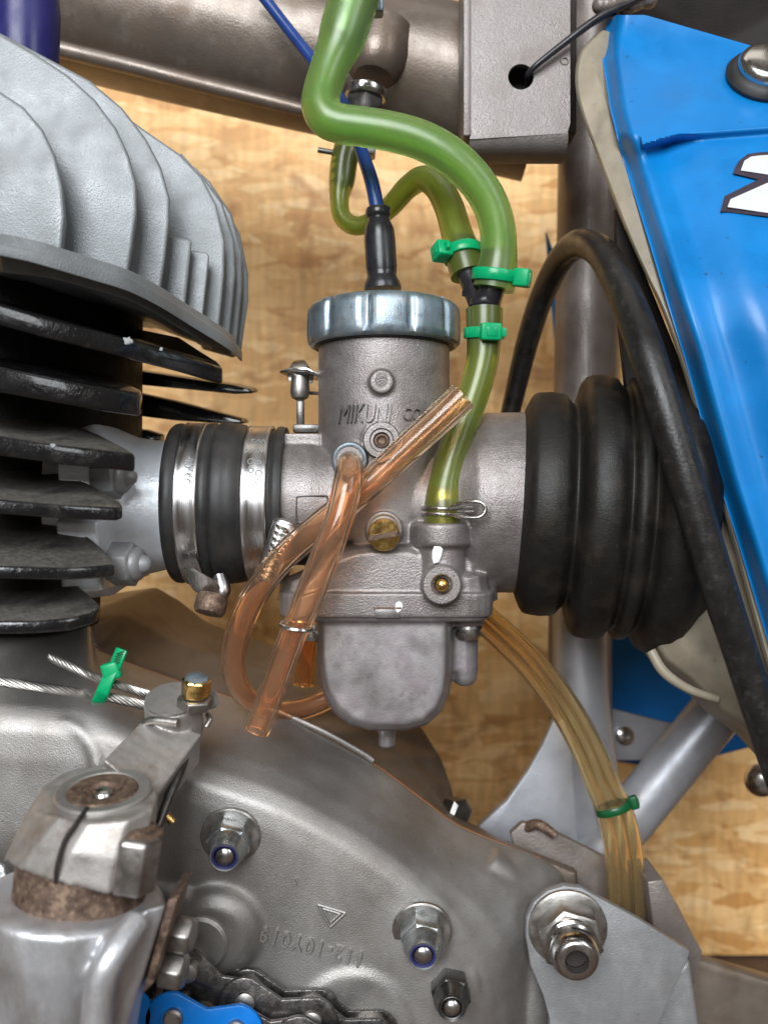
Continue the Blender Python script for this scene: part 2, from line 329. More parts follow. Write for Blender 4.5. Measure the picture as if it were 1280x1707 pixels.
# bracket with round hole
yb = 40
pl = [(783, -40), (950, -40), (950, 205), (945, 222), (783, 232)]
P3 = [U(a, c, yb) for a, c in pl]
hc = U(868, 128, yb); hole = [hc+V(22*math.cos(i*math.pi/14), 0, 22*math.sin(i*math.pi/14)) for i in range(28)]
mb = MB().prism(P3, (0, 12, 0), [hole])
prof = [(0, 0), (4, -14), (14, -24), (30, -30), (60, -32), (60, -20), (34, -18), (22, -12), (14, -2), (12, 8)]
for_r = [[U(783, 225, yb)+V(dx, p[0], p[1]+4) for p in prof] for dx in (0, 60, 110, 168)]
mb.loft(for_r)
br = mb.build('bracket', M['bracketgrey'], fr)
MB().box(U(774, 90, yb+50), (13, 0, 0), (0, 110, 0), (0, 0, 330)).build('bracket_flange', M['bracketgrey'], fr, bevel=3)
MB().box(U(868, 235, yb+95), (150, 0, 0), (0, 70, 0), (0, 0, 36)).build('bracket_underside', M['bracketgrey'], fr, bevel=10, seg=3)
MB().box(U(868, 80, yb+90), (190, 0, 0), (0, 60, 0), (0, 0, 330)).build('hole_backing', M['dark'], fr, bevel=5)  # added dark box, makes the bracket hole look black
MB().torus(U(941, 101, yb-1), (0, 1, .1), 6, 2, 16, 6).build('weld_spatter', M['framemid'], fr)
# upper right welds
mb = MB(); random.seed(3)
for i in range(9): mb.sphere(U(1000+i*10, 12-i*2+random.uniform(-5, 6), 30), 14+random.uniform(-3, 4), 12)
mb.build('weld_bead', M['framemid'], fr, remesh=2.5, smooth=3)
# seat tube, diagonal, gusset
ys = 420
MB().tube([(*U(990, -30, ys), 72), (*U(985, 300, ys), 70), (*U(976, 700, ys), 68), (*U(966, 1100, ys), 66), (*U(975, 1430, ys), 64)], n=36, seg=4).build('seat_tube', M['framemid'], fr)
MB().tube([(*U(1240, 1130, 330), 52), (*U(1150, 1240, 330), 52), (*U(1060, 1350, 330), 52), (*U(960, 1470, 330), 52)], n=32, seg=3).build('diagonal_tube', M['framelight'], fr)
MB().tube([(*U(967, 1010, 380), 56), (*U(968, 1150, 375), 56), (*U(985, 1300, 365), 56), (*U(1005, 1470, 355), 56)], n=32, seg=3).build('lower_tube', M['framelight'], fr)
g = [(924, 1196), (905, 1240), (880, 1285), (845, 1335), (800, 1376), (770, 1460), (1010, 1470), (1000, 1330), (965, 1196)]
MB().prism([U(a, c, 330) for a, c in g], (0, 24, 0)).build('gusset_plate', M['framelight'], fr, bevel=4)
MB().tube([(*U(972, 1215, 318), 7), (*U(985, 1300, 316), 8), (*U(1000, 1400, 312), 8)], n=10).build('weld_bead', M['framelight'], fr)
# silver tab with bolt
t = MB().prism([U(a, c, 470) for a, c in [(1005, 1160), (1020, 1182), (1130, 1210), (1112, 1262), (1075, 1268), (1000, 1268)]], (0, 16, 0)).build('tab', M['framelight'], fr, bevel=4)
MB().lathe(U(1040, 1226, 468), (.1, -1, .1), [(0, 20), (6, 20), (9, 15), (10, 8), (6, 7)], 24).build('bolt', M['steel'], t)
# far side panel
o = MB().prism([U(a, c, 640) for a, c in [(925, 560), (1010, 1040), (1010, 1268), (1110, 1284), (1300, 1235), (1320, 1000), (1100, 900), (910, 380)]], (0, 30, 0)).build('side_panel', M['bluefar'], None, bevel=10, seg=3)
tag(o, 'far blue plastic side panel seen past the frame tubes below the bellows', 'side panel')
o = MB().lathe(U(1268, 1300, 480), (-.5, -1, .1), [(0, 34), (14, 34), (22, 26), (26, 10)], 24).build('bolt_head', M['steel']); tag(o, 'round silver bolt head cut by the right edge over the wall', 'bolt')
# swing arm
mb = MB().loft([[U(1080, 1560, 200), U(1080, 1560, 330), U(1080, 1800, 330), U(1080, 1800, 200)], [U(1160, 1592, 200), U(1160, 1588, 330), U(1160, 1830, 330), U(1160, 1830, 200)], [U(1420, 1672, 200), U(1420, 1660, 330), U(1420, 1900, 330), U(1420, 1900, 200)]])
o = mb.build('swing_arm', M['aludark'], None, bevel=22, seg=4); tag(o, 'brownish grey box section swing arm in the lower right corner', 'swing arm')
# dark seat base, top right
mb = MB().loft([[U(990, -60, 120), U(1420, -60, 120), U(1420, 130, 160), U(1180, 90, 200), U(1040, 40, 180)], [U(990, -60, 420), U(1420, -60, 420), U(1420, 150, 420), U(1180, 120, 420), U(1040, 60, 420)]])
o = mb.build('seat_base', M['dark'], None, bevel=14, seg=3, remesh=6, smooth=3); tag(o, 'black seat underside above the near blue side panel', 'seat')

def sst(t): t = min(1, max(0, t)); return t*t*(3-2*t)
# ================================================================== AIR BOX + PANEL
ab = thing('air_box', 'stained beige plastic air box behind the blue side panel', 'air box', (1180, 1150, 100))
EDGE = [(20, 1012), (60, 1006), (100, 1004), (180, 1016), (250, 1033), (330, 1058), (420, 1086), (500, 1110), (600, 1141), (700, 1168), (800, 1196), (900, 1228), (1000, 1258), (1080, 1282), (1180, 1312), (1300, 1350)]
def edge(py):
    for (a, xa), (b_, xb) in zip(EDGE, EDGE[1:]):
        if py <= b_: return xa+(xb-xa)*(py-a)/(b_-a)
    return EDGE[-1][1]
out = [(1000, 50), (966, 85), (957, 130), (965, 180), (990, 250), (1020, 330), (1048, 400), (1075, 460), (1103, 520), (1134, 610), (1160, 700), (1188, 800), (1218, 900), (1246, 1000), (1268, 1080), (1300, 1190), (1400, 1190), (1400, 160)]
out = [(p[0], p[1]) for p in sample([(a, c, 0, 0) for a, c in out[:-3]], 4)]+out[-3:]
PZ = -205          # the panel and air box mouth stand well outboard of the carburettor
def pz(py): return PZ*sst((py-60)/500)+20*(1-sst((py-60)/500))
MB().loft([[U(a+6, c, 5+pz(c)) for a, c in out], [U(a, c, 22+pz(c)) for a, c in out], [U(a+18, c, 60+pz(c)) for a, c in out]]).build('rim', M['beige'], ab, bevel=3)
body = [(1058, 720), (1062, 800), (1060, 960), (1068, 1078), (1085, 1105), (1125, 1135), (1175, 1185), (1225, 1222), (1262, 1262), (1300, 1300), (1420, 1330), (1420, 720)]
MB().loft([[U(a+60, c-20, -150) for a, c in body], [U(a+24, c-6, -120) for a, c in body], [U(a, c, -20) for a, c in body], [U(a+8, c, 300) for a, c in body]]).build('housing', M['beige'], ab, bevel=8, seg=3)
MB().prism([U(a, c, -60) for a, c in [(1026, 345), (1075, 455), (1150, 640), (1180, 760), (1056, 760), (1030, 520)]], (0, 20, 0)).build('gap_backing', M['dark'], ab, bevel=3)  # added dark sheet that blackens the gap beside the rim
MB().tube([(*U(1084, 1085, -118), 8), (*U(1106, 1120, -128), 8), (*U(1146, 1148, -132), 7), (*U(1196, 1166, -135), 6)], n=10).build('bead', M['beige'], ab)
# rubber trim around its mouth
tr = [(840, 735, 330, 18), (858, 655, 315, 20), (880, 565, 280, 22), (905, 490, 230, 23), (936, 430, 140, 24), (968, 406, 40, 25), (1004, 424, -80, 25), (1040, 490, -180, 25), (1072, 572, -245, 25), (1103, 668, -275, 25), (1134, 770, -285, 25), (1164, 872, -285, 25), (1196, 975, -280, 25), (1228, 1072, -270, 24), (1262, 1175, -260, 24), (1300, 1290, -250, 24), (1345, 1420, -230, 24), (1390, 1560, -200, 24)]
mb = MB().tube([(*U(a, c, d), r) for a, c, d, r in tr], n=18, seg=8)
tube = mb.build('rubber_trim', M['trim'], ab)
# side panel
def ridge(px): return 247-22*min(1, max(0, (px-1056)/70))-12*min(1, max(0, (px-1126)/160))
def pdepth(px, py):
    d = px-edge(py)
    low = -62-16*sst(d/150)+64*(1-sst(d/48))**2*.9 + 20*(sst((d-20)/60)-sst((d-70)/90))
    q = (py-ridge(px))
    up = -30+62*(1-sst(d/40))**2*.8 - 70*sst((py-20)/230)
    if d < 40: w_ = sst((q+30)/60)
    else: w_ = sst((q+3)/16)
    return up*(1-w_)+low*w_+pz(py)
mb = MB(); rows = []; NX = 64
pys = [25+i*6 for i in range(30)]+[205+i*2.5 for i in range(22)]+[262+i*14 for i in range(80)]
def top_py(px):
    if px < 1030: return 25+38*(1-math.sqrt(max(0, 1-((1030-px)/26)**2)))
    return 25 if px < 1075 else 25+(px-1075)*.29
for py in pys:
    e = edge(py); row = []
    for i in range(NX+1):
        t = (i/NX)**1.6; px = e+(1440-e)*t
        tp = top_py(px); p2 = max(py, tp) if py > 60 else tp+(py-25)*(60-tp)/35 if tp < 60 else max(py, tp)
        row.append((px, p2))
    rows.append(row)
front = [[U(a, c, pdepth(a, c)) for a, c in r] for r in rows]
back = [[U(a, c, pdepth(a, c)+14) for a, c in r] for r in rows]
NXX = NX+1; nr = len(rows)
mb.v = [p for r in front for p in r]+[p for r in back for p in r]; off = nr*NXX
for j in range(nr-1):
    for i in range(NX):
        a = j*NXX+i; mb.f.append((a, a+1, a+NXX+1, a+NXX)); mb.f.append((off+a+NXX, off+a+NXX+1, off+a+1, off+a))
for i in range(NX): mb.f.append((i, off+i, off+i+1, i+1)); a = (nr-1)*NXX+i; mb.f.append((a, a+1, off+a+1, off+a))
for j in range(nr-1): a = j*NXX; mb.f.append((a, a+NXX, off+a+NXX, off+a)); a += NX; mb.f.append((a, off+a, off+a+NXX, a+NXX))
sp = thing('side_panel', 'near glossy blue plastic side panel with silver screw and white decal', 'side panel', (1200, 500, -40))
MBp = mb.build('panel', M['blue'], sp, angle=50)
def onp(px, py, h): return U(px, py, pdepth(px, py)-h)
def decal(name, poly, m_, h):
    # dense grid triangulated polygon laid on the panel
    mb = MB(); n = 10
    top = [onp(a, c, h) for a, c in poly]; bot = [onp(a, c, h-2) for a, c in poly]
    mb.loft([bot, top]); return mb.build(name, m_, sp)
decal('decal_outline', [(1200, 352), (1207, 327), (1263, 299), (1221, 289), (1224, 280), (1231, 268), (1245, 257), (1262, 254), (1340, 249), (1340, 370), (1280, 361)], M['decaldark'], 5)
decal('decal_fill', [(1234, 284), (1240, 268), (1251, 261), (1266, 259), (1340, 255), (1340, 302), (1280, 291)], M['decalwhite'], 7)
decal('decal_fill', [(1212, 345), (1217, 332), (1280, 304), (1340, 290), (1340, 362), (1280, 355)], M['decalwhite'], 7.5)
c = onp(1272, 132, 3); ax = (onp(1290, 132, 0)-onp(1254, 132, 0)).cross(onp(1272, 150, 0)-onp(1272, 114, 0)).normalized()
if ax.y > 0: ax = -ax
c.y += 0
wz = MB().lathe(c, ax, [(0, 60), (7, 62), (16, 56), (20, 46), (14, 20)], 40).build('rubber_washer', M['rubber'], sp)
mb = MB().lathe(c+ax*14, ax, [(0, 47), (12, 48), (20, 44), (24, 36), (26, 10)], 40)
sc_ = mb.build('screw', M['steel'], sp)

# ================================================================== BELLOWS
prof = [(-2, 150), (0, 156), (3, 163), (8, 174), (13, 181), (20, 184), (40, 186), (60, 184), (66, 181), (72, 173), (76, 169), (79, 168), (82, 171), (86, 190), (90, 205), (95, 212), (103, 216), (118, 218), (134, 217), (142, 213), (149, 203), (153, 199), (156, 199), (159, 207), (163, 214), (170, 216), (178, 214), (184, 205), (188, 200), (191, 201), (195, 214), (201, 226), (212, 233), (236, 235), (250, 231), (262, 218), (272, 205), (282, 196)]
axb = V(1, -.10, -.06).normalized()
mb = MB().lathe(U(866, 838, 4), axb, prof, 96)
o = mb.build('bellows', M['bellow'], None, angle=70); tag(o, 'black ribbed rubber bellows between carburettor and air box', 'rubber boot')

# ================================================================== WIRE, CABLE, PLUG CAP
o = MB().tube([(*U(878, 140, yb+30), 5), (*U(884, 118, yb-10), 5), (*U(940, 72, yb-20), 6), (*U(1000, 28, yb-24), 7), (*U(1050, 4, yb-26), 5), (*U(1120, -30, yb-26), 5)], n=10).build('tie_wire', M['blackplastic']); tag(o, 'dark wire threaded through the round hole in the bracket', 'wire')
o = MB().lathe(U(42, -60, -30), (0, 0, -1), [(0, 54), (60, 54), (78, 56), (110, 55), (150, 54), (190, 52), (215, 46), (240, 46)], 40).build('spark_plug_cap', M['navy']); tag(o, 'dark navy spark plug cap above the cylinder head', 'plug cap')
tc_ = thing('throttle_cable', 'blue throttle cable entering the carburettor top through a black boot', 'cable', (634, 420, 0))
MB().tube([(*U(420, -30, 120), 10), (*U(478, 45, 110), 10), (*U(530, 112, 90), 10.5), (*U(575, 178, 60), 11), (*U(600, 245, 30), 11), (*U(620, 305, 6), 12), (*U(631, 362, 0), 12)], n=16).build('outer_sleeve', M['bluecable'], tc_)
a = U(630, 346, 0); ax = U(638, 484, -2)-a; L0 = ax.length
MB().lathe(a, ax, [(0, 14), (1, 19), (4, 21), (12, 21), (15, 20), (18, 18), (24, 19), (30, 22), (38, 25), (55, 26), (85, 26), (100, 26), (108, 25), (114, 24.5), (119, 26), (126, 29.5), (133, 31), (138, 31)], 40).build('boot', M['boot'], tc_)

# ================================================================== CARBURETTOR
cb = thing('carburettor', 'grey cast slide carburettor with ribbed screw cap in the middle', 'carburettor', (640, 1217, 0))
mb = MB()
mb.cyl(U(640, 556), U(640, 900), 109, n=72)                         # slide barrel
mb.lathe(U(462, 838), (1, 0, 0), [(0, 100), (4, 104), (60, 104), (90, 100), (240, 100), (272, 108), (300, 128), (322, 143), (345, 149), (420, 150)], 72)
dome = [(462, 1000), (470, 965), (505, 950), (545, 920), (580, 907), (610, 903), (690, 903), (716, 910), (742, 935), (762, 948), (815, 955), (822, 1000)]
def dm(q, yv): return [U(640+(a-640)*q, 1000+(c-1000)*q, yv) for a, c in dome]
mb.loft([dm(.80, -128), dm(.90, -120), dm(.97, -100), dm(1, -70), dm(1, 110)])
def rrect(x0, x1, y0, y1, r, z):
    p = []
    for cx, cy, a0 in ((x1-r, y1-r, 0), (x0+r, y1-r, 90), (x0+r, y0+r, 180), (x1-r, y0+r, 270)):
        for i in range(6): a = R_(a0+i*18); p.append(V(cx+r*math.cos(a), cy+r*math.sin(a), z))
    return p
z0 = U(0, 989, -130).z; z1 = U(0, 1030, -130).z
mb.loft([rrect(-163, 170, -134, 130, 42, z1), rrect(-165, 172, -136, 130, 42, z0)])
mb.cyl(U(790, 952, -60), U(790, 1000, -60), 34, 38)                  # screw boss right
mb.cyl(U(493, 966, -70), U(493, 1000, -70), 24, 28)
mb.lathe(U(735, 872, -108), (0, 0, -1), [(0, 42), (3, 46), (34, 46), (38, 36), (72, 36), (90, 36)], 40)   # fuel inlet
mb.cyl(U(735, 960, -60), U(735, 960, -100), 60, 50)
mb.cyl(U(735, 976, -60), U(736, 975, -158), 30)                      # float pin boss
mb.cyl(U(640, 882, -40), U(641, 884, -138), 27)                      # idle screw boss
mb.cyl(U(636, 734, -60), U(636, 734, -106), 31)                      # jet boss
mb.cyl(U(583, 768, -40), U(583, 766, -128), 27)                      # vent boss
mb.cyl(U(636, 637, -60), U(636, 637, -116), 19)                      # round pad
mb.tube([(*U(612, 800, -78), 22), (*U(640, 850, -82), 24), (*U(640, 900, -92), 26)], n=16)
mb.box(U(507, 737, 0)+V(0, 0, 0), (60, 0, 0), (0, 90, 0), (0, 0, 22))
body = mb.build('body', M['zinc'], cb, remesh=2.6, smooth=5)
MB().lathe(U(636, 637, -115), (0, -1, 0), [(-4, 17), (1.5, 17), (2.5, 15), (2, 9), (-1, 5), (-3, 2)], 32).build('casting_pad', M['zinc'], cb)
MB().lathe(U(636, 734, -124), (0, -1, 0), [(-20, 29), (0, 29), (4, 27), (4, 19), (0, 17), (0, 13), (-13, 12), (-14, 2)], 40).build('jet_seat', M['zinc'], cb)
MB().lathe(U(636, 734, -124), (0, -1, 0), [(-13, 11.5), (-5, 11), (-4, 8), (-8, 5), (-9, 1)], 24).build('jet_plug', M['rust'], cb)
MB().torus(U(583, 766, -128), (0, 1, 0), 23, 3.5, 32, 8).build('vent_rim', M['plate'], cb)
MB().lathe(U(736, 975, -177), (0, -1, 0), [(-24, 29), (1, 29), (3, 27), (3, 17), (1, 15), (-15, 14.5), (-16, 3)], 40).build('pin_boss', M['zinc'], cb)
MB().sphere(U(736, 975, -172), 11.5).build('float_pin', M['brass'], cb)
# brass idle screw with a slot
mb = MB(); c = U(640, 891, -146); ax = V(-.02, -1, -.16).normalized()
mb.lathe(c-ax*40, ax, [(0, 17), (26, 17), (28, 24), (46, 24.5), (48, 22.5), (49, 5)], 60, rf=lambda f, t: 1+(.035*math.sin(f*2*math.pi*30) if 28 <= t <= 46 else 0))
isx = mb.build('idle_screw', M['brass'], cb)
_, e1, e2 = frame(ax); d1 = (e1*math.cos(.17)+V(0, 0, 1)*.17).normalized(); d1 = V(.98, 0, .17).normalized(); d2 = ax.cross(d1)
MB().box(c+ax*9.2, d1*47, d2*7.5, ax*1.2).build('slot', M['rust'], isx)
mb = MB().torus(U(640, 883, -139), (0, 1, .05), 25, 3, 32, 8); mb.build('screw_seat', M['zinc'], cb)
# vertical brass inlet nipple under the hose
MB().lathe(U(738, 892, -108), (U(738, 800, -108)-U(738, 892, -108)), [(0, 24), (14, 24), (18, 26), (26, 22), (34, 25), (42, 21), (52, 25), (60, 21), (74, 21), (76, 14)], 32).build('inlet_nipple', M['brass'], cb)
# cap
n = 264; rings = []; zs = [(579, .965, 0), (574, 1, 0), (563, 1.0, 1), (540, 1, 1), (527, .995, 1), (520, .985, 1), (514, .955, .8), (510, .90, .3), (507, .82, 0), (506, .6, 0), (506, .3, 0)]
for py, q, gq in zs:
    ring = []
    for i in range(n):
        th = 2*math.pi*i/n; ph = ((th-R_(-86))/(2*math.pi/11)) % 1; dd = abs(ph-.5)*2    # dd = 1 in mid-land, 0 at flute
        g_ = max(0, 1-(dd/.22)**2) if dd < .22 else 0
        land = .014*(1 if dd > .34 else 0)
        r = 126*q*(1+land*gq)*(1-.055*g_*gq)
        ring.append(V(r*math.cos(th), r*math.sin(th), U(0, py).z))
    rings.append(ring)
MB().loft(rings).build('cap', M['plate'], cb, angle=60)
MB().cyl(U(640, 581), U(640, 570), 116, 118, n=72).build('cap_gasket', M['rubber'], cb)
mb = MB(); mb.box(U(722, 503, 10), (38, 0, 6), (0, 26, 0), (0, 0, 8)); mb.build('cap_tab', M['plate'], cb, bevel=2)
# float bowl
bo = [(527, 1026), (528, 1100), (531, 1130), (540, 1160), (556, 1188), (582, 1208), (615, 1217), (680, 1217), (712, 1208), (736, 1186), (749, 1156), (753, 1120), (754, 1026)]
mb = MB().loft([[U(640+(a-640)*.90, 1026+(c-1026)*.95, -120) for a, c in bo], [U(640+(a-640)*.97, 1026+(c-1026)*.99, -104) for a, c in bo], [U(a, c, -72) for a, c in bo], [U(a, c, 70)for a, c in bo], [U(640+(a-640)*.86, 1026+(c-1026)*.93, 112) for a, c in bo]])
mb.loft([rrect(-158, 164, -128, 126, 40, U(0, 1037, -128).z), rrect(-160, 166, -130, 126, 40, U(0, 1026, -128).z)])
mb.box(U(640, 1180, -112), (120, 0, 0), (0, 14, 0), (0, 0, 10))
mb.lathe(U(776, 1026, -60), (0, 0, -1), [(0, 30), (14, 30), (16, 27)], 32)
mb.lathe(U(774, 1056, -40), (0, 0, -1), [(0, 22), (60, 22), (74, 20), (82, 14), (85, 6)], 32)
mb.box(U(756, 1080, -40), (24, 0, 0), (0, 40, 0), (0, 0, 70))
mb.cyl(U(645, 1205, -10), U(645, 1243, -10), 15, 13)
bowl = mb.build('float_bowl', M['bowl'], cb, remesh=2.6, smooth=7)
MB().lathe(U(645, 1226, -10), (0, 0, -1), [(0, 14.5), (15, 14), (18, 11), (18, 6), (8, 5)], 24).build('drain_nozzle', M['bowl'], cb)
MB().lathe(U(780, 1042, -66), (0, 0, -1), [(0, 22), (5, 22.5), (6, 19), (9, 19), (10, 21), (16, 21), (22, 17), (24, 8)], 36).build('bowl_screw', M['steel'], cb)
MB().lathe(U(788, 956, -62), (0, 0, 1), [(0, 13), (4, 13), (5, 10), (3, 6)], 24).build('screw_end', M['steeldull'], cb)
MB().lathe(U(488, 970, -72), (0, 0, 1), [(0, 17), (5, 17), (7, 12)], 24).build('screw_end', M['steel'], cb)
MB().box(U(646, 1022, -135.6), (38, 0, 0), (0, 2, 0), (0, 0, 15)).build('gasket_notch', M['zincdark'], cb, bevel=1)  # slightly proud block, coloured dark to read as a recess
MB().box(U(646, 1013.5, -136), (42, 0, 0), (0, 5, 0), (0, 0, 2.5)).build('gasket_edge', M['rust'], cb)
def blob(px, py, y_, pts, nm='paint_mark', par=cb, m_='white', nrm=(0, 1, 0)):
    ce = U(px, py, y_); mb = MB(); mb.loft([[ce+V(a, 1.5, c) for a, c in pts], [ce+V(a, -.6, c) for a, c in pts], [ce+V(a*.85, -1.4, c*.85) for a, c in pts]]); return mb.build(nm, M[m_], par)
blob(729, 924, -150, [(-6, -14), (2, -12), (6, -3), (8, 8), (4, 12), (-5, 12), (-8, 4), (-8, -6)])
blob(665, 1012, -136.5, [(-2, -9), (3, -6), (6, 0), (5, 6), (0, 9), (-5, 6), (-6, 0), (-5, -6)])
# cast lettering on the barrel
def onc(R, px0, py0):
    def fn(u, v, w_):
        x = px0-640+u; x *= .94
        return V(x, -math.sqrt(max(0, R*R-x*x))-w_+.5, U(0, py0, -105).z+v*.94)
    return fn
text('lettering', 'MIKUNI', M['zincdark'], onc(109, 563, 704), cb, h=31, shear=.22, ext=6.5, width=90)
text('lettering', 'CORP', M['zincdark'], onc(109, 672, 700), cb, h=21, shear=.12, ext=5.5, width=56)
fnp = lambda px0, py0, yy: (lambda u, v, w_: U(px0, py0, yy)+V(u, -w_, v))
rr_ = [(495, 828), (540, 826), (546, 832), (546, 864), (540, 870), (500, 871), (494, 865)]
mb = MB().tube([(*U(a, c, -103.5), 1.5) for a, c in rr_+rr_[:1]], n=6, seg=3); mb.build('stamp_border', M['zincdark'], cb)
text('lettering', 'X', M['zincdark'], fnp(513, 855, -100), cb, h=9, ext=3.5)
text('lettering', 'VM', M['zincdark'], fnp(508, 840, -100), cb, h=8, ext=3.5)
# choke lever
mb = MB().loft([[U(466, 618, 10), U(482, 612, 0), U(512, 612, -8), U(530, 620, -6), U(541, 634, 0), U(541, 630, 30), U(505, 622, 60), U(478, 622, 40)], [U(466, 622, 10), U(482, 618, 0), U(512, 618, -8), U(528, 626, -6), U(539, 639, 0), U(541, 636, 30), U(505, 628, 60), U(478, 628, 40)]])
mb.loft([[U(478, 620, 20), U(524, 622, 20), U(508, 598, 48), U(490, 598, 48)], [U(480, 636, 16), U(522, 640, 16), U(512, 630, 52), U(490, 628, 52)]])
ck = mb.build('choke_lever', M['steel'], cb, bevel=2)
MB().lathe(U(500, 628, 18), (0, 0, -1), [(0, 15), (14, 16), (26, 17), (36, 14), (40, 6)], 24).build('lever_pivot', M['steeldull'], ck)
mb = MB().box(U(501, 690, 18), (13, 0, 0), (0, 10, 0), (0, 0, 46)); mb.box(U(512, 715, 18), (46, 0, 0), (0, 26, 0), (0, 0, 14)); mb.build('choke_stem', M['bolt'], cb, bevel=3)
mb = MB().cyl(U(512, 655, 60), U(548, 656, 60), 3); mb.cyl(U(538, 660, 40), U(538, 735, 40), 6); mb.build('choke_spring_rod', M['bolt'], cb)

# ================================================================== INTAKE SIDE
im = thing('intake_manifold', 'silver painted intake manifold bolted to the black cylinder', 'manifold', (200, 880, -40))
mb = MB().lathe(V(-520, 0, U(0, 850).z), (1, 0, .05), [(0, 150), (60, 146), (90, 128), (120, 114), (150, 108), (200, 106)], 60)
fl = []
mb.prism([V(-486, -172, U(0, 770, -172).z), V(-436, -172, U(0, 768, -172).z), V(-430, -172, U(0, 985, -172).z), V(-480, -172, U(0, 985, -172).z)], (0, 340, 0))
mb.prism([V(-486, -180, U(0, 868, -180).z), V(-424, -180, U(0, 868, -180).z), V(-418, -172, U(0, 985, -172).z), V(-480, -172, U(0, 990, -172).z)], (0, 120, 0))
mb.build('flange', M['manipaint'], im, remesh=3, smooth=9)
for px, py, yy, ax in ((172, 795, -150, V(1, -.22, -.02)), (196, 940, -160, V(1, -.22, .0))):
    ax.normalize(); c = U(px-6, py, yy)
    nt_ = MB().hexa(c, ax, 34, 36, rot=.35, ch=.08).build('nut', M['plategrey'], im, bevel=1)
    MB().lathe(c+ax*33, ax, [(0, 25), (5, 26), (9, 24), (13, 20), (15, 14), (21, 12), (26, 8), (28, 3)], 32).build('acorn', M['plategrey'], nt_)
sl = thing('intake_rubber', 'black rubber sleeve between manifold and carburettor', 'rubber sleeve', (375, 970, 0))
pr = [(-346, 118), (-346, 128), (-341, 132), (-334, 133), (-328, 131), (-322, 129), (-290, 129), (-286, 133), (-276, 133), (-272, 130), (-268, 133), (-264, 134.5), (-250, 134), (-246, 132.5), (-242, 133), (-228, 130), (-222, 124), (-186, 124), (-182, 122), (-178, 122), (-174, 127), (-168, 128), (-161, 126), (-160, 112), (-170, 104)]
MB().lathe(V(0, 0, U(0, 839).z), (1, 0, .0), pr, 80).build('sleeve', M['rubber'], sl, angle=60)
G = 'worm drive hose clamps on the intake rubber'
h1 = thing('hose_clamp', 'left steel hose clamp with rusty screw head at its bottom', 'hose clamp', (315, 970, 0), G)
MB().lathe(V(-306, 0, U(0, 839).z), (1, 0, 0), [(-18, 129), (-18, 133), (-16, 134.5), (-13, 133.5), (13, 133.5), (16, 134.5), (18, 133), (18, 129)], 96, closed=True).build('band', M['inox'], h1, angle=60)
# housing + screw
mb = MB().loft([[U(300, 945, -118), U(322, 946, -122), U(362, 968, -110), U(372, 985, -96), U(352, 1000, -96), U(318, 978, -106)], [U(304, 950, -106), U(326, 952, -108), U(364, 972, -98), U(374, 990, -84), U(354, 1005, -84), U(322, 984, -94)]])
mb.build('housing', M['inox'], h1, bevel=3)
a = U(380, 962, -70); b = U(350, 1014, -100)
mb = MB().tube([(*U(366, 960, -80), 12), (*U(372, 985, -88), 13), (*U(366, 1000, -90), 8)], n=10); mb.build('band_tail', M['inox'], h1)
mb = MB().lathe(U(356, 992, -92), (U(346, 1030, -104)-U(356, 992, -92)), [(0, 22), (6, 25), (24, 25), (30, 22), (32, 12)], 28); mb.build('screw', M['rust'], h1)
h2 = thing('hose_clamp', 'right steel hose clamp with its slotted tail facing out', 'hose clamp', (428, 970, 0), G)
MB().lathe(V(-202, 0, U(0, 839).z), (1, 0, 0), [(-20, 124), (-20, 128), (-18, 129.5), (-14, 128.5), (14, 128.5), (18, 129.5), (20, 128), (20, 124)], 96, closed=True).build('band', M['inox'], h2, angle=60)
t0 = U(478, 866, -122); t1 = U(446, 968, -118); dv = (t1-t0); ln = dv.length; dv.normalize(); nx = V(0, -1, 0); sx = dv.cross(nx).normalized()
prf = [(-20, 4), (-15, 9), (-6, 11), (6, 11), (15, 9), (20, 4), (20, -3), (-20, -3)]
mb = MB().loft([[t0+dv*q+sx*a_+nx*c_ for a_, c_ in prf] for q in (6, ln)])
mb.loft([[t0+sx*a_*.7+nx*(c_-3) for a_, c_ in prf], [t0+dv*6+sx*a_+nx*c_ for a_, c_ in prf]])
wh = mb.build('worm_housing', M['inox'], h2, bevel=2)
mb = MB()
for i in range(9):
    cc = t0+dv*(16+i*10)+nx*12
    mb.tube([(*(cc-sx*10+dv*3), 1.5), (*(cc-sx*5+nx*2), 4), (*(cc+sx*5+nx*2-dv*1.5), 4), (*(cc+sx*11-dv*4), 1.5)], n=8, seg=4)
mb.build('thread', M['steel'], wh)
def onb(R, x0, py0, flip):
    zc = U(0, 839).z
    def fn(u, v, w_):
        if flip:  a = (py0-839)/R + u/R; x = x0-v           # reading down the band, letters lying on their side
        else: a = (py0-839)/R; x = x0
        a = (py0-839)/R+u/R
        return V(x, -(R+w_)*math.cos(a), zc-(R+w_)*math.sin(a))
    return fn
text('lettering', '40-60', M['chip'], onb(133.2, -296, 766, True), h1, h=11, ext=1.2, width=44)
mb = MB()
for i in range(5):
    a0 = -.56+i*.07
    for (xa, xb, aa, ab_) in ((-303, -294, a0, a0+.05),):
        zc = U(0, 839).z
        mb.tube([(xa, -134*math.cos(aa), zc-134*math.sin(aa), .9), (xb, -134*math.cos(ab_), zc-134*math.sin(ab_), .9)], n=6, seg=2)
mb.build('maker_script', M['chip'], h1)
def onb2(R, x0, py0):
    zc = U(0, 839).z
    def fn(u, v, w_):
        a = (py0-839)/R - v/R
        return V(x0-u*.92, -(R+w_)*math.cos(a), zc-(R+w_)*math.sin(a)) if False else V(x0+u*.92, -(R+w_)*math.cos(a), zc-(R+w_)*math.sin(a))
    return fn
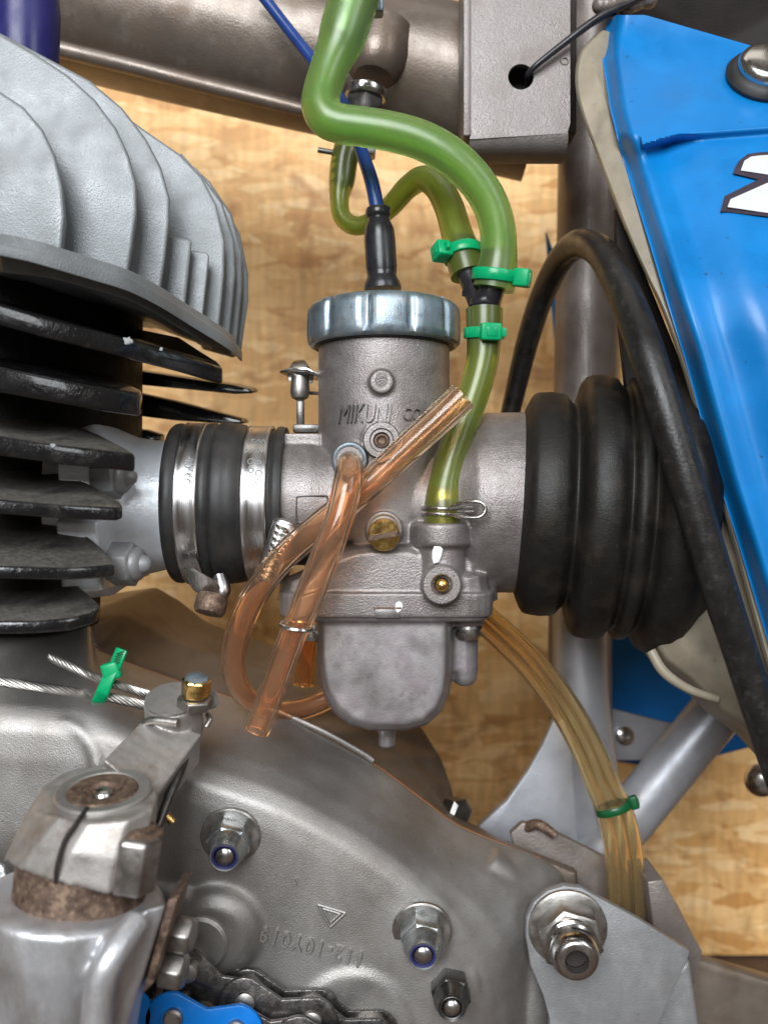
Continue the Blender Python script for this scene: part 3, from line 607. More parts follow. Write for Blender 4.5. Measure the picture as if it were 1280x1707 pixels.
def onb3(R, x0, py0):      # upside down reading
    zc = U(0, 839).z
    def fn(u, v, w_):
        a = (py0-839)/R + v/R
        return V(x0-u*.92, -(R+w_)*math.cos(a), zc-(R+w_)*math.sin(a))
    return fn
text('lettering', 'W2', M['chip'], onb3(128.2, -186, 724), h2, h=9, ext=1.0, width=26)
text('lettering', '40-60', M['chip'], onb3(128.2, -186, 747), h2, h=9, ext=1.0, width=34)
mb = MB(); zc = U(0, 839).z
for i, (xx, aa, rr2) in enumerate(((-206, -.52, 5), (-194, -.50, 4), (-205, -.40, 4), (-193, -.36, 5), (-204, -.25, 5), (-193, -.25, 4))):
    mb.torus(V(xx, -128.6*math.cos(aa), zc-128.6*math.sin(aa)), V(0, -math.cos(aa), -math.sin(aa)), rr2, 1, 12, 6)
mb.build('stamped_mark', M['chip'], h2)

# ================================================================== CYLINDER HEAD
eng = thing('engine', 'two stroke engine with silver finned head, black finned barrel and grey crankcase', 'engine', (400, 1707, 0))
top = [(-110, 396, -400), (-40, 404, -372), (0, 410, -352), (55, 421, -328), (103, 434, -302), (160, 449, -265), (213, 465, -225), (268, 494, -165), (320, 526, -95), (371, 558, -30), (398, 580, 30), (404, 590, 90), (396, 585, 160), (340, 560, 240), (240, 530, 300), (-110, 430, 330)]
def dz(p, d): q = U(*p); return q+V(0, 0, d)
ths = [13, 13, 13, 14, 15, 17, 18, 17, 18, 18, 16, 14, 12, 12, 12, 12]
_d = sample([(*p, t_) for p, t_ in zip(top, ths)], 4); top = [p[:3] for p in _d]; ths = [p[3] for p in _d]
outer_t = [dz(p, 3) for p in top]; outer_b = [dz(p, -t_) for p, t_ in zip(top, ths)]
ce = sum(outer_b, Vector())/len(outer_b)
inner_b = [ce+(p-ce)*.955+V(0, 0, 2) for p in outer_b]; inner_c = [ce+(p-ce)*.93+V(0, 0, 34) for p in outer_b]; inner_d = [ce+(p-ce)*.72+V(0, 0, 36) for p in outer_b]; inner_e = [ce+(p-ce)*.70+V(0, 0, -4) for p in outer_b]
tin = [ce+(p-ce)*.9+V(0, 0, 5) for p in outer_t]
hd = MB().loft([tin, outer_t, outer_b, inner_b, inner_c, inner_d, inner_e]).build('cylinder_head', M['alupaint'], eng, bevel=4, seg=3)
FN = [(-258, 62, [(-110, 118), (-40, 132), (0, 150), (40, 176), (72, 214), (93, 258), (105, 310), (109, 360), (104, 408), (100, 432), (-110, 410)]),
      (-190, 62, [(-110, -10), (0, 54), (60, 88), (115, 124), (160, 165), (195, 212), (216, 258), (228, 305), (229, 350), (222, 400), (212, 468), (-110, 420)]),
      (-122, 60, [(-60, 20), (90, 100), (150, 132), (205, 178), (245, 230), (270, 278), (284, 330), (283, 370), (276, 430), (266, 498), (0, 440)]),
      (-64, 40, [(240, 384), (318, 396), (321, 402), (309, 516), (240, 486)]),
      (-30, 40, [(290, 412), (346, 420), (350, 426), (338, 534), (290, 510)]),
      (10, 50, [(100, 130), (200, 185), (258, 226), (302, 256), (338, 294), (362, 340), (376, 400), (375, 455), (365, 556), (200, 500)]),
      (64, 40, [(250, 226), (330, 280), (372, 336), (392, 400), (394, 455), (382, 570), (300, 540)]),
      (110, 40, [(280, 240), (350, 300), (388, 356), (405, 420), (405, 480), (394, 582), (330, 560)]),
      (155, 40, [(300, 250), (370, 330), (402, 390), (415, 455), (415, 500), (403, 586), (340, 570)])]
for yy, th, po in FN:
    cx_ = sum(p[0] for p in po)/len(po)
    sh_ = -th*.16*(1+yy/D)
    a_ = [U(a, c, yy) for a, c in po]
    MB().loft([a_, [p+V(sh_*.55-(3 if q[0] > cx_ else 0), th*.5, -3) for p, q in zip(a_, po)], [p+V(sh_*1.9-(6 if q[0] > cx_ else 0), th, -8) for p, q in zip(a_, po)]]).build('fin', M['alupaint'], hd, bevel=6, seg=3, angle=60)
core = [(-60, 90), (60, 130), (150, 220), (210, 300), (230, 400), (225, 480), (-60, 430)]
MB().prism([U(a-50, c+30, -170) for a, c in core[:5]+[(215, 440), (-60, 400)]], (0, 380, 0)).build('dome', M['alupaint'], hd, bevel=10)

# ================================================================== CYLINDER
cy = MB().lathe(V(-640, 70, U(0, 1040, 70).z), (0.0, 0, 1), [(0, 140), (240, 150), (250, 213), (560, 215)], 60).build('barrel', M['core'], eng)
def finplate(edge_front, back, th, m_=M['blackpaint'], rnd=6):
    mb = MB(); pts = [U(*p) for p in edge_front]+[U(*p) for p in back]
    mb.prism(pts, (0, 0, -th)); o = mb.build('fin', m_, cy, bevel=rnd, seg=3, angle=60)
    o.data.materials.append(M['dustypaint'])
    for p in o.data.polygons:
        if p.normal.z > .75 and edge_front[1][1] > 700: p.material_index = 1
    return o
finplate([(-110, 480, -370), (0, 505, -330), (70, 526, -300), (141, 545, -260), (220, 566, -200), (300, 588, -120), (372, 612, -40)], [(366, 606, 10), (300, 560, 60), (100, 520, 120), (-110, 500, 100)], 30)
finplate([(-110, 590, -360), (0, 610, -335), (110, 633, -290), (180, 646, -250), (234, 657, -205)], [(238, 651, -170), (190, 625, -110), (60, 596, -70), (-110, 580, -70)], 34)
finplate([(-110, 708, -360), (0, 726, -335), (110, 742, -300), (228, 757, -235)], [(210, 746, -215), (170, 725, -175), (130, 709, -140), (100, 701, -125), (0, 697, -120), (-110, 696, -120)], 27)
finplate([(-110, 820, -355), (0, 832, -335), (100, 840, -310), (196, 846, -265), (206, 842, -250)], [(201, 835, -235), (150, 806, -180), (98, 786, -130), (40, 781, -110), (-110, 778, -100)], 20, rnd=5)
finplate([(-110, 940, -350), (0, 943, -335), (105, 946, -310), (160, 943, -285), (192, 940, -262)], [(190, 934, -240), (169, 910, -205), (131, 880, -150), (105, 863, -110), (0, 855, -80), (-110, 853, -80)], 18, rnd=5)
finplate([(-110, 1036, -345), (0, 1035, -332), (60, 1035, -322), (117, 1030, -304), (150, 1022, -285), (166, 1014, -262)], [(167, 1006, -240), (150, 990, -205), (128, 972, -160), (112, 960, -120), (0, 957, -95), (-110, 957, -95)], 18, rnd=5)
for po, yy in (([(190, 604), (245, 617), (330, 630), (400, 640), (428, 647), (431, 654), (400, 655), (330, 648), (245, 640), (190, 634)], 190), ([(190, 640), (236, 654), (300, 668), (360, 684), (412, 698), (416, 705), (360, 703), (300, 699), (236, 691), (190, 688)], 190), ([(130, 704), (200, 710), (250, 716), (275, 724), (275, 735), (230, 748), (130, 750)], 170)):
    MB().loft([[U(a-10, c+2, yy-30) for a, c in po], [U(a, c, yy) for a, c in po], [U(a-4, c+1, yy+90) for a, c in po]]).build('fin', M['blackpaint'], cy, bevel=3, seg=2, angle=60)
blob(211, 568, -208, [(-9, -3), (-4, -4), (-1, -6), (5, -5), (7, -3), (9, -4), (10, 1), (6, 3), (5, 6), (1, 4), (-3, 5), (-8, 2)], 'paint_chip', cy, 'chip')
blob(88, 743, -306, [(-4, -2), (0, -3), (4, -2), (5, 2), (1, 3), (-4, 2)], 'paint_chip', cy, 'chip')
blob(269, 582, -157, [(-3, -2), (2, -3), (3, 2), (-1, 3)], 'paint_chip', cy, 'chip')

# ================================================================== CRANKCASE
cc_ = eng
def lerp(a, b, t): return a+(b-a)*t
Gk = [(-120, 1020), (30, 1030), (110, 1034), (150, 1040), (158, 1078), (220, 1106), (300, 1136), (400, 1168), (460, 1186), (540, 1226), (620, 1271), (700, 1330), (760, 1374), (830, 1404), (900, 1430), (940, 1470), (918, 1560), (895, 1800), (-120, 1800)]
Cr = [(-120, 1190), (20, 1196), (80, 1200), (140, 1206), (200, 1222), (260, 1250), (320, 1286), (400, 1315), (470, 1340), (545, 1378), (610, 1416), (670, 1458), (712, 1498), (745, 1540), (772, 1590), (792, 1640), (804, 1680), (816, 1800), (-120, 1800)]
def dense(o): return [(p[0], p[1]) for p in sample([(a, c, 0, 0) for a, c in o[:-1]], 4)]+[o[-1]]
assert len(Gk) == len(Cr), (len(Gk), len(Cr))
Gk0 = Gk; Gk = dense(Gk); Cr = dense(Cr)
def ringmix(t, yy): return [U(lerp(a, c, t), lerp(b, d, t), yy) for (a, b), (c, d) in zip(Gk, Cr)]
cen = (350, 1560)
def ringin(s_, yy): return [U(lerp(cen[0], c, s_), lerp(cen[1], d, s_), yy) for (c, d) in Cr]
mb = MB().loft([ringmix(0, 60), ringmix(0, 44), ringmix(.06, 30), ringmix(.35, -30), ringmix(.65, -82), ringmix(.88, -112), ringmix(1, -122), ringin(.94, -130), ringin(.8, -134)])
# bosses standing on the cover
mb.lathe(U(364, 1546, -118), (0, -1, -.05), [(0, 80), (14, 74), (28, 64), (38, 48), (40, 10)], 40)
mb.tube([(*U(250, 1478, -126), 16), (*U(330, 1500, -128), 18), (*U(380, 1520, -128), 20)], n=14)
mb.tube([(*U(60, 1200, -100), 14), (*U(120, 1210, -112), 16), (*U(160, 1250, -122), 16), (*U(165, 1300, -128), 14)], n=14)
mb.lathe(U(590, 1700, -110), (0, -1, 0), [(0, 105), (16, 100), (26, 92), (30, 80)], 40)
mb.lathe(U(700, 1556, -120), (0, -1, 0), [(0, 46), (14, 44)], 40)
mb.lathe(U(752, 1640, -110), (0, -1, 0), [(0, 44), (14, 42)], 40)
mb.tube([(*U(800, 1440, 20), 40), (*U(845, 1490, 22), 46), (*U(870, 1560, 26), 50), (*U(880, 1660, 26), 54), (*U(885, 1800, 26), 54)], n=24)
cov = mb.build('sprocket_cover', M['alu'], cc_, remesh=4, smooth=10)
Rr = [(-120, 1000), (60, 1000), (150, 996), (205, 986), (262, 978), (300, 1000), (345, 1036), (430, 1066), (540, 1108), (640, 1165), (705, 1214), (735, 1262), (752, 1310), (764, 1362), (830, 1394), (900, 1424), (962, 1450), (980, 1800), (-120, 1800)]
Gg = [Gk0[0], Gk0[1], Gk0[2], Gk0[3], Gk0[4], (200, 1098), (240, 1114), (300, 1136), (380, 1162), (460, 1186), (540, 1226), (620, 1271), (690, 1322), (730, 1352), (765, 1376), (830, 1404), (960, 1454), (990, 1800), (-120, 1800)]
mb = MB().loft([[U(a, c, 62) for a, c in Gg], [U(lerp(a, e, .5), lerp(c, f, .5)-4, 150) for (a, c), (e, f) in zip(Gg, Rr)], [U(a, c, 300) for a, c in Rr], [U(a, c+40, 400) for a, c in Rr]])
mb.build('rear_half', M['aludark'], cc_, remesh=6, smooth=5)
MB().tube([(*U(a, c, 54), 1.7) for a, c in Gk0[3:15]], n=8, seg=5).build('sealant', M['gasket'], cc_)
MB().tube([(*U(a, c-2, 44), 5) for a, c in [(462, 1187), (540, 1222), (600, 1255), (622, 1270)]], n=8, seg=5).build('gasket_lip', M['alu'], cc_)
rb = MB().lathe(U(752, 1350, 180), (.6, -1, .1), [(0, 26), (30, 26), (36, 18)], 6).build('case_bolt', M['bolt'], cc_)
MB().lathe(U(334, 1572, -155), (0, -1, -.05), [(0, 44), (6, 43), (10, 38), (10, 8)], 40).build('boss_cap', M['alurough'], cov)
# nyloc nuts
def nyloc(w0, w1, R, m_, washer=True, stud='steel'):
    a = U(*w0); b = U(*w1); ax = (b-a).normalized(); L_ = (b-a).length
    n_ = MB().hexa(a+ax*5, ax, R, L_*.52, rot=.25, ch=.1).build('nut', M[m_], cc_, bevel=1.2)
    if washer: MB().lathe(a, ax, [(0, R*1.34), (5, R*1.34), (7, R*1.28), (7, R*.9)], 40).build('washer', M['steeldull'], n_)
    MB().lathe(a+ax*(5+L_*.5), ax, [(0, R*.86), (L_*.12, R*.84), (L_*.26, R*.72), (L_*.36, R*.70), (L_*.42, R*.64), (L_*.40, R*.52), (L_*.3, R*.5)], 40).build('collar', M[m_], n_)
    MB().torus(a+ax*(5+L_*.88), ax, R*.53, R*.07, 32, 8).build('nylon_ring', M['nylon'] if m_ == 'zincnut' else M['bolt'], n_)
    MB().lathe(a+ax*(L_*.7), ax, [(0, R*.46), (L_*.22, R*.46), (L_*.29, R*.36), (L_*.33, R*.14)], 28).build('stud', M[stud], n_)
nyloc((385, 1392, -134), (374, 1430, -200), 34, 'zincnut')
nyloc((703, 1548, -130), (705, 1595, -198), 34, 'zincnut')
nyloc((750, 1640, -122), (753, 1682, -192), 31, 'bolt', washer=False)
# cast part number (upside down, climbing to the left) and triangle mark
def oncover(px, py, ang, yy=-134):
    ca, sa = math.cos(R_(ang)), math.sin(R_(ang)); o_ = U(px, py, yy)
    return lambda u, v, w_: o_+V(u*ca-v*sa, -w_, u*sa+v*ca)
text('lettering', '112-10Y019', M['alu'], oncover(604, 1586, 180-15), cov, h=24, bold=.012, ext=6, spacing=1.15, width=158)
text('lettering', '5', M['alu'], oncover(497, 1463, 172), cov, h=11, ext=4.5)
tri = [(530, 1508), (576, 1522), (550, 1546)]
mb = MB()
for q in (1.0, .62):
    cx = sum(p[0] for p in tri)/3; cyy = sum(p[1] for p in tri)/3
    t3 = [(cx+(a-cx)*q, cyy+(c-cyy)*q) for a, c in tri]
    for p, q2 in zip(t3, t3[1:]+t3[:1]): mb.tube([(*U(*p, -136), 2), (*U(*q2, -136), 2)], n=6, seg=1)
mb.build('triangle_mark', M['alu'], cov)

# ================================================================== CLUTCH LEVER
ca = thing('clutch_lever', 'cast aluminium clutch lever clamped on a splined shaft', 'lever', (170, 1320, -300))
mb = MB()
axc = V(.02, -.42, .9).normalized()       # anchor axis leaning toward the viewer
anc = U(288, 1166, -225)
mb.lathe(anc, -axc, [(0, 38), (3, 41), (54, 41), (70, 34)], 40)
A0 = [(238, 1200, -250), (338, 1222, -238), (334, 1270, -180), (238, 1250, -180)]; A1 = [(172, 1268, -345), (256, 1336, -350), (264, 1366, -250), (165, 1320, -250)]
mb.loft([[U(*(lerp(p_[k_], q_[k_], t_/6) for k_ in range(3))) for p_, q_ in zip(A0, A1)] for t_ in range(7)])
axk = V(0, -.20, .98).normalized()
kn = U(172, 1318, -390)
# clamp body: flat ring on top, pinch ears running down and to the left
tp = [(52, 1350, -400), (70, 1312, -360), (108, 1286, -330), (160, 1274, -320), (212, 1278, -322), (252, 1300, -345), (265, 1326, -390), (256, 1348, -430), (214, 1368, -460), (150, 1372, -464), (98, 1362, -448)]
bt_ = [(6, 1436, -420), (26, 1400, -350), (88, 1380, -320), (160, 1370, -310), (220, 1376, -310), (252, 1398, -340), (260, 1430, -390), (240, 1464, -440), (180, 1494, -476), (96, 1472, -478), (30, 1450, -456)]
mb.loft([[U(*p) for p in tp], [U(lerp(a[0], b_[0], .5)-3, lerp(a[1], b_[1], .5), lerp(a[2], b_[2], .5)-4) for a, b_ in zip(tp, bt_)], [U(*p) for p in bt_]])
mb.build('lever_body', M['leverpaint'], ca, remesh=2.6, smooth=7)
MB().lathe(kn-axk*2, axk, [(-6, 60), (1.5, 60), (4, 57), (4, 46), (1, 43), (-4, 18)], 48).build('bore_rim', M['alurough'], ca)
MB().lathe(kn-axk*1, axk, [(-4, 44), (1, 44), (3.5, 41), (2, 22), (-4, 18), (-7, 3)], 72, rf=lambda f, t: 1+(.02*math.sin(f*2*math.pi*36) if t < 2 else 0)).build('shaft_end', M['rust'], ca)
MB().lathe(kn-axk*6, axk, [(0, 14), (4, 13), (8, 9), (9, 2)], 24).build('centre_dimple', M['steel'], ca)
MB().tube([(*U(146, 1346, -440), 2.6), (*U(128, 1372, -464), 2.6), (*U(108, 1402, -472), 2.6), (*U(95, 1446, -482), 2.6), (*U(93, 1474, -480), 2)], n=8).build('pinch_slot_shade', M['dark'], ca)  # dark cord laid on the clamp for the shade of a slot
axp = V(.16, -.05, .98)
pb = MB().hexa(U(218, 1480, -446), axp, 29, 66, rot=.5, ch=.08).build('pinch_bolt', M['steeldull'], ca, bevel=2)
MB().lathe(U(230, 1402, -436), axp, [(-2, 26), (4, 30), (14, 29), (20, 20)], 28).build('bolt_collar', M['rust'], pb)
MB().lathe(anc+axc*1, axc, [(-4, 39), (1.5, 39), (2, 36), (1.6, 5)], 40).build('anchor_face', M['alurough'], ca)
bx = U(326, 1168, -238); axx = V(.12, -.3, .95).normalized()
b2 = MB().hexa(bx-axx*8, axx, 26, 15, rot=.2).build('nut', M['steeldull'], ca, bevel=1)
MB().hexa(bx+axx*10, axx, 21, 26, rot=.5, ch=.12).build('bolt', M['brass'], ca, bevel=1)
MB().lathe(bx+axx*33, axx, [(0, 18), (4, 18), (5.5, 14), (5.5, 3)], 6).build('bolt_top', M['plate'], ca)
MB().lathe(bx+axx*4, axx, [(0, 10), (10, 10)], 16).build('bolt_shank', M['bolt'], ca)
MB().lathe(U(350, 1166, -215), V(1, -.3, .3), [(-14, 14), (4, 14), (8, 10)], 24).build('cable_collar', M['chip'], ca)
MB().tube([(*U(232, 1222, -232), 6), (*U(240, 1208, -250), 6), (*U(256, 1201, -258), 6), (*U(297, 1205, -266), 6.5)], n=10).build('retaining_clip', M['steeldull'], ca)
MB().tube([(*U(346, 1190, -200), 4), (*U(350, 1200, -206), 4), (*U(344, 1212, -210), 4)], n=10).build('retaining_clip', M['steeldull'], ca)
MB().tube([(*U(310, 1256, -245), 6.5), (*U(300, 1286, -270), 7.5), (*U(282, 1330, -300), 7), (*U(262, 1382, -330), 6)], n=12).build('return_spring', M['bolt'], ca)
MB().tube([(*U(268, 1352, -310), 5), (*U(278, 1361, -310), 5.5), (*U(289, 1371, -310), 5.5)], n=12).build('pin', M['brass'], ca)

# splined shaft and kick start hub (foreground, out of focus)
sh = MB().lathe(U(134, 1400, -390), V(0, -.03, -1), [(0, 74), (60, 80), (130, 84)], 120, rf=lambda f, t: 1+.004*math.sin(f*2*math.pi*34)).build('splined_shaft', M['rust'])
tag(sh, 'rusty brown splined shaft below the clutch lever clamp', 'shaft')
kh = thing('kick_start_hub', 'blurred bright aluminium hub in the lower left corner', 'hub', (100, 1650, -400))
mb = MB()
a = U(122, 1490, -390)
mb.lathe(a, V(-.10, 0, -1), [(-2, 96), (0, 108), (6, 114), (50, 112), (120, 98), (240, 92)], 64)
mb.loft([[U(-120, 1400, -330), U(10, 1440, -330), U(30, 1470, -200), U(-120, 1400, -200)], [U(-120, 1800, -370), U(60, 1800, -370), U(60, 1800, -200), U(-120, 1800, -200)]])
mb.loft([[U(150, 1545, -470), U(278, 1506, -420), U(282, 1506, -330), U(150, 1545, -330)], [U(140, 1760, -470), U(196, 1760, -440), U(210, 1760, -330), U(140, 1760, -330)]])
mb.tube([(*U(232, 1530, -455), 16), (*U(190, 1590, -492), 18), (*U(166, 1650, -500), 18), (*U(158, 1780, -500), 18)], n=14)
mb.build('hub_body', M['alupol'], kh, remesh=3.5, smooth=7)
MB().prism([U(a_, c_, -424) for a_, c_ in [(280, 1500), (298, 1496), (256, 1640), (236, 1660)]], (0, 90, 0)).build('pinch_plate', M['rust'], kh, bevel=3)
for px, py in ((300, 1556), (286, 1616)):
    MB().hexa(U(px-14, py-2, -370), V(1, -.15, -.12), 24, 30, rot=.3).build('bolt', M['steeldull'], kh, bevel=2)

# ================================================================== CHAIN
chn = thing('drive_chain', 'oily drive chain with blue outer plates at the bottom edge', 'chain', (400, 1690, -170))
def eight(p, q, R, wst=.62, n=10):
    p = Vector(p); q = Vector(q); d = (q-p); L_ = d.length; d.normalize(); nrm = V(0, -1, 0); s_ = d.cross(nrm).normalized(); out = []
    for i in range(n+1): a = -math.pi/2+math.pi*i/n; out.append(q+d*R*math.cos(a)+s_*R*math.sin(a))
    out.append(p+d*L_*.5+s_*R*wst)
    for i in range(n+1): a = math.pi/2+math.pi*i/n; out.append(p+d*R*math.cos(a)+s_*R*math.sin(a))
    out.append(p+d*L_*.5-s_*R*wst)
    return out
pins = [(120, 1690), (207, 1692), (287, 1702), (392, 1722), (500, 1742), (605, 1765)]
def pin(i, yy): return U(*pins[i], yy)
for i in range(len(pins)-1):
    outer = i % 2 == 0
    if outer: ms, y1, y2 = ('bluechain' if i in (0, 2) else 'chain'), -232, -100
    else: ms, y1, y2 = 'chain', -218-i, -114+i
    p = eight(pin(i, y1), pin(i+1, y1), 40); MB().prism(p, (0, 9, 0)).build('outer_plate' if outer else 'inner_plate', M[ms], chn, bevel=2)
    p = eight(pin(i, y2), pin(i+1, y2), 40); MB().prism(p, (0, 9, 0)).build('outer_plate' if outer else 'inner_plate', M['chain'], chn, bevel=2)
for i in range(len(pins)):
    MB().lathe(pin(i, -208), (0, 1, 0), [(0, 29), (2, 30), (88, 30), (90, 29)], 28).build('roller', M['chain'], chn)
    MB().lathe(pin(i, -243), (0, 1, 0), [(0, 11), (3, 14), (150, 14)], 20).build('pin', M['steeldull'], chn)
up = [(312, 1625), (408, 1674), (520, 1706), (618, 1740)]
for i in range(3):
    yq = -196-(i % 2)*11
    MB().prism(eight(U(*up[i], yq), U(*up[i+1], yq), 38, .55), (0, 8, 0)).build('inner_plate', M['chain'], chn, bevel=2.5)
    MB().prism(eight(U(up[i][0]+6, up[i][1]-16, -146-(i % 2)*10), U(up[i+1][0]+6, up[i+1][1]-16, -146-(i % 2)*10), 38, .55), (0, 8, 0)).build('inner_plate', M['chain'], chn, bevel=2.5)
for p in up:
    MB().lathe(U(*p, -188), (0, 1, 0), [(0, 25), (3, 27), (40, 27), (44, 25)], 28).build('roller', M['steeldull'], chn)
    MB().lathe(U(*p, -214), (0, 1, 0), [(0, 9), (2, 14), (5, 15), (60, 15)], 24).build('pin', M['steeldull'], chn)
# ================================================================== MOUNT PLATE, BOTTOM RIGHT
mp_ = thing('engine_mount', 'pale grey engine mounting plate with hollow bolt near the lower right', 'bracket', (1000, 1620, -20))
ol = [(876, 1560), (878, 1530), (890, 1503), (912, 1485), (940, 1477), (968, 1480), (1060, 1530), (1150, 1586), (1146, 1600), (1100, 1700), (1070, 1800), (910, 1800), (916, 1700), (905, 1660), (884, 1610)]
MB().prism([U(a, c, -75) for a, c in ol], (0, 18, 0)).build('front_plate', M['plategrey'], mp_, bevel=3)
ol2 = [(850, 1390), (870, 1372), (905, 1372), (930, 1390), (1010, 1430), (1060, 1460), (1100, 1466), (1130, 1510), (1170, 1590), (1160, 1640), (1040, 1640), (900, 1560)]
MB().prism([U(a, c, 170) for a, c in ol2], (0, 20, 0)).build('rear_plate', M['framemid'], mp_, bevel=4)
MB().prism([U(a, c, 60) for a, c in [(1078, 1470), (1105, 1466), (1172, 1590), (1150, 1600), (1090, 1560)]], (0, 110, 0)).build('web', M['framemid'], mp_, bevel=4)
MB().prism([U(a, c, 0) for a, c in [(1100, 1640), (1150, 1600), (1180, 1800), (1080, 1800)]], (0, 160, 0)).build('lower_web', M['plategrey'], mp_, bevel=10, seg=3)
MB().tube([(*U(868, 1386, 190), 10), (*U(895, 1374, 160), 10), (*U(925, 1392, 150), 8)], n=10).build('lug_edge', M['rust'], mp_)
a = U(945, 1545, -75); b = U(962, 1606, -180); ax = (b-a).normalized()
wb = MB().lathe(a, ax, [(0, 62), (6, 62), (9, 58), (9, 30)], 48).build('washer', M['steeldull'], mp_)
bt = MB().hexa(a+ax*8, ax, 52, 42, rot=.28, ch=.1).build('bolt', M['steeldull'], mp_, bevel=1.5)
MB().lathe(a+ax*48, ax, [(0, 40), (8, 40), (10, 36), (14, 37), (17, 34), (20, 36), (24, 34), (28, 36), (32, 33), (34, 36), (44, 35), (52, 30), (54, 26), (54, 18), (20, 16), (19, 4)], 48).build('threaded_end', M['steel'], bt)
MB().cyl(a+ax*84, a+ax*86, 16.5, n=24).build('bore_shade', M['dark'], bt)  # dark disc painting in the shade down the hollow bolt

# ================================================================== HOSES
GH = 'green fuel hoses'
def hose(name, pts, m_, label, cat='hose', hollow=.62, n=24, group=GH, seg=8):
    o = MB().tube([(*U(a, c, d), r) for a, c, d, r in pts], n=n, seg=seg, hollow=hollow).build(name, M[m_], None, angle=60); tag(o, label, cat, group); return o
hose('fuel_hose', [(598, -30, -60, 40), (586, 10, -62, 39.5), (573, 52, -66, 38.5), (566, 74, -68, 36), (556, 96, -72, 32), (545, 125, -78, 30), (537, 152, -84, 30), (535, 176, -90, 31), (545, 196, -95, 31), (566, 206, -98, 30), (600, 211, -100, 30), (650, 219, -102, 30), (700, 233, -102, 30), (745, 257, -100, 30), (783, 290, -96, 29), (812, 330, -90, 28.5), (828, 375, -84, 28.5), (831, 420, -78, 29), (827, 455, -74, 33), (822, 482, -72, 33)], 'hose', 'thick bright green fuel hose arching in front, from the top edge to the connector')
hose('fuel_hose', [(582, 238, 170, 25), (574, 268, 168, 25), (570, 300, 165, 24), (566, 330, 160, 18), (570, 360, 152, 17), (590, 376, 142, 17), (618, 370, 130, 17), (650, 345, 110, 18.5), (680, 312, 85, 20), (706, 298, 60, 22), (730, 312, 35, 24), (748, 345, 10, 25), (760, 385, -10, 26), (770, 420, -24, 29), (780, 458, -34, 29)], 'hoseold', 'looping olive green fuel hose behind the throttle cable')
hose('fuel_hose', [(807, 516, -62, 30), (807, 545, -64, 29), (806, 575, -66, 27), (803, 605, -70, 25.5), (793, 645, -76, 25), (776, 695, -84, 24.5), (756, 750, -94, 25), (744, 795, -102, 25), (739, 825, -107, 27), (738, 850, -109, 29), (738, 884, -109, 29)], 'hoseold', 'short olive green fuel hose running down to the brass carburettor inlet')
# petcock and fittings
pk = thing('fuel_tap', 'small fuel tap with dark barbed outlet under the frame tube', 'fuel tap', (600, 220, 160))
b = U(610, 150, 168); ax = (U(598, 245, 168)-b).normalized()
MB().lathe(b, ax, [(-4, 36), (0, 40), (10, 41), (16, 38), (18, 33)], 40).build('collar', M['steel'], pk)
MB().hexa(b+ax*18, ax, 37, 34, rot=.1).build('nut', M['bolt'], pk, bevel=1.5)
MB().box(U(598, 240, 170), (62, 0, 0), (0, 40, 0), (0, 0, 50)).build('tap_body', M['steeldull'], pk, bevel=6)
MB().cyl(U(530, 250, 168), U(566, 256, 168), 5, n=14).build('tap_pin', M['bolt'], pk)
MB().lathe(U(580, 250, 168), U(569, 318, 165)-U(580, 250, 168), [(0, 19), (10, 19), (14, 22), (20, 16), (28, 20), (36, 16), (44, 20), (52, 16), (66, 17), (68, 10)], 28).build('barb', M['blackplastic'], pk)
o = MB().lathe(U(592, -6, -64), U(568, 70, -68)-U(592, -6, -64), [(-30, 24), (10, 25), (24, 27), (34, 24), (44, 27), (56, 24), (74, 24), (78, 14)], 32).build('hose_barb', M['plate']); tag(o, 'metal tank spigot inside the upper end of the bright green hose', 'hose fitting')
o = MB().box(U(622, 2, -20), (34, 0, 0), (0, 30, 0), (0, 0, 46)).build('tank_fitting', M['plate'], None, bevel=5); tag(o, 'pale metal fitting beside the thick hose at the top edge', 'hose fitting')
# Y connector
yc = thing('y_connector', 'black plastic Y connector joining the three green hoses', 'hose connector', (808, 505, -60))
mb = MB()
mb.tube([(*U(768, 400, -18), 17), (*U(772, 430, -28), 20), (*U(784, 465, -40), 19), (*U(800, 505, -58), 19)], n=20)
mb.tube([(*U(830, 415, -78), 17), (*U(826, 450, -74), 21), (*U(818, 485, -70), 21), (*U(809, 510, -62), 22)], n=20)
mb.lathe(U(808, 500, -62), (0, 0, -1), [(0, 24), (3, 25), (12, 24), (14, 21), (40, 21), (60, 22), (90, 19), (92, 12)], 28)
mb.box(U(782, 472, -44), (22, 0, 4), (0, 8, 0), (0, 0, 9)); mb.box(U(780, 487, -50), (20, 0, 4), (0, 8, 0), (0, 0, 9))
mb.build('branch', M['blackplastic'], yc, remesh=2, smooth=2)
MB().torus(U(808, 508, -62), (0, 0, 1), 22, 3.5, 32, 8).build('collar', M['blackplastic'], yc)

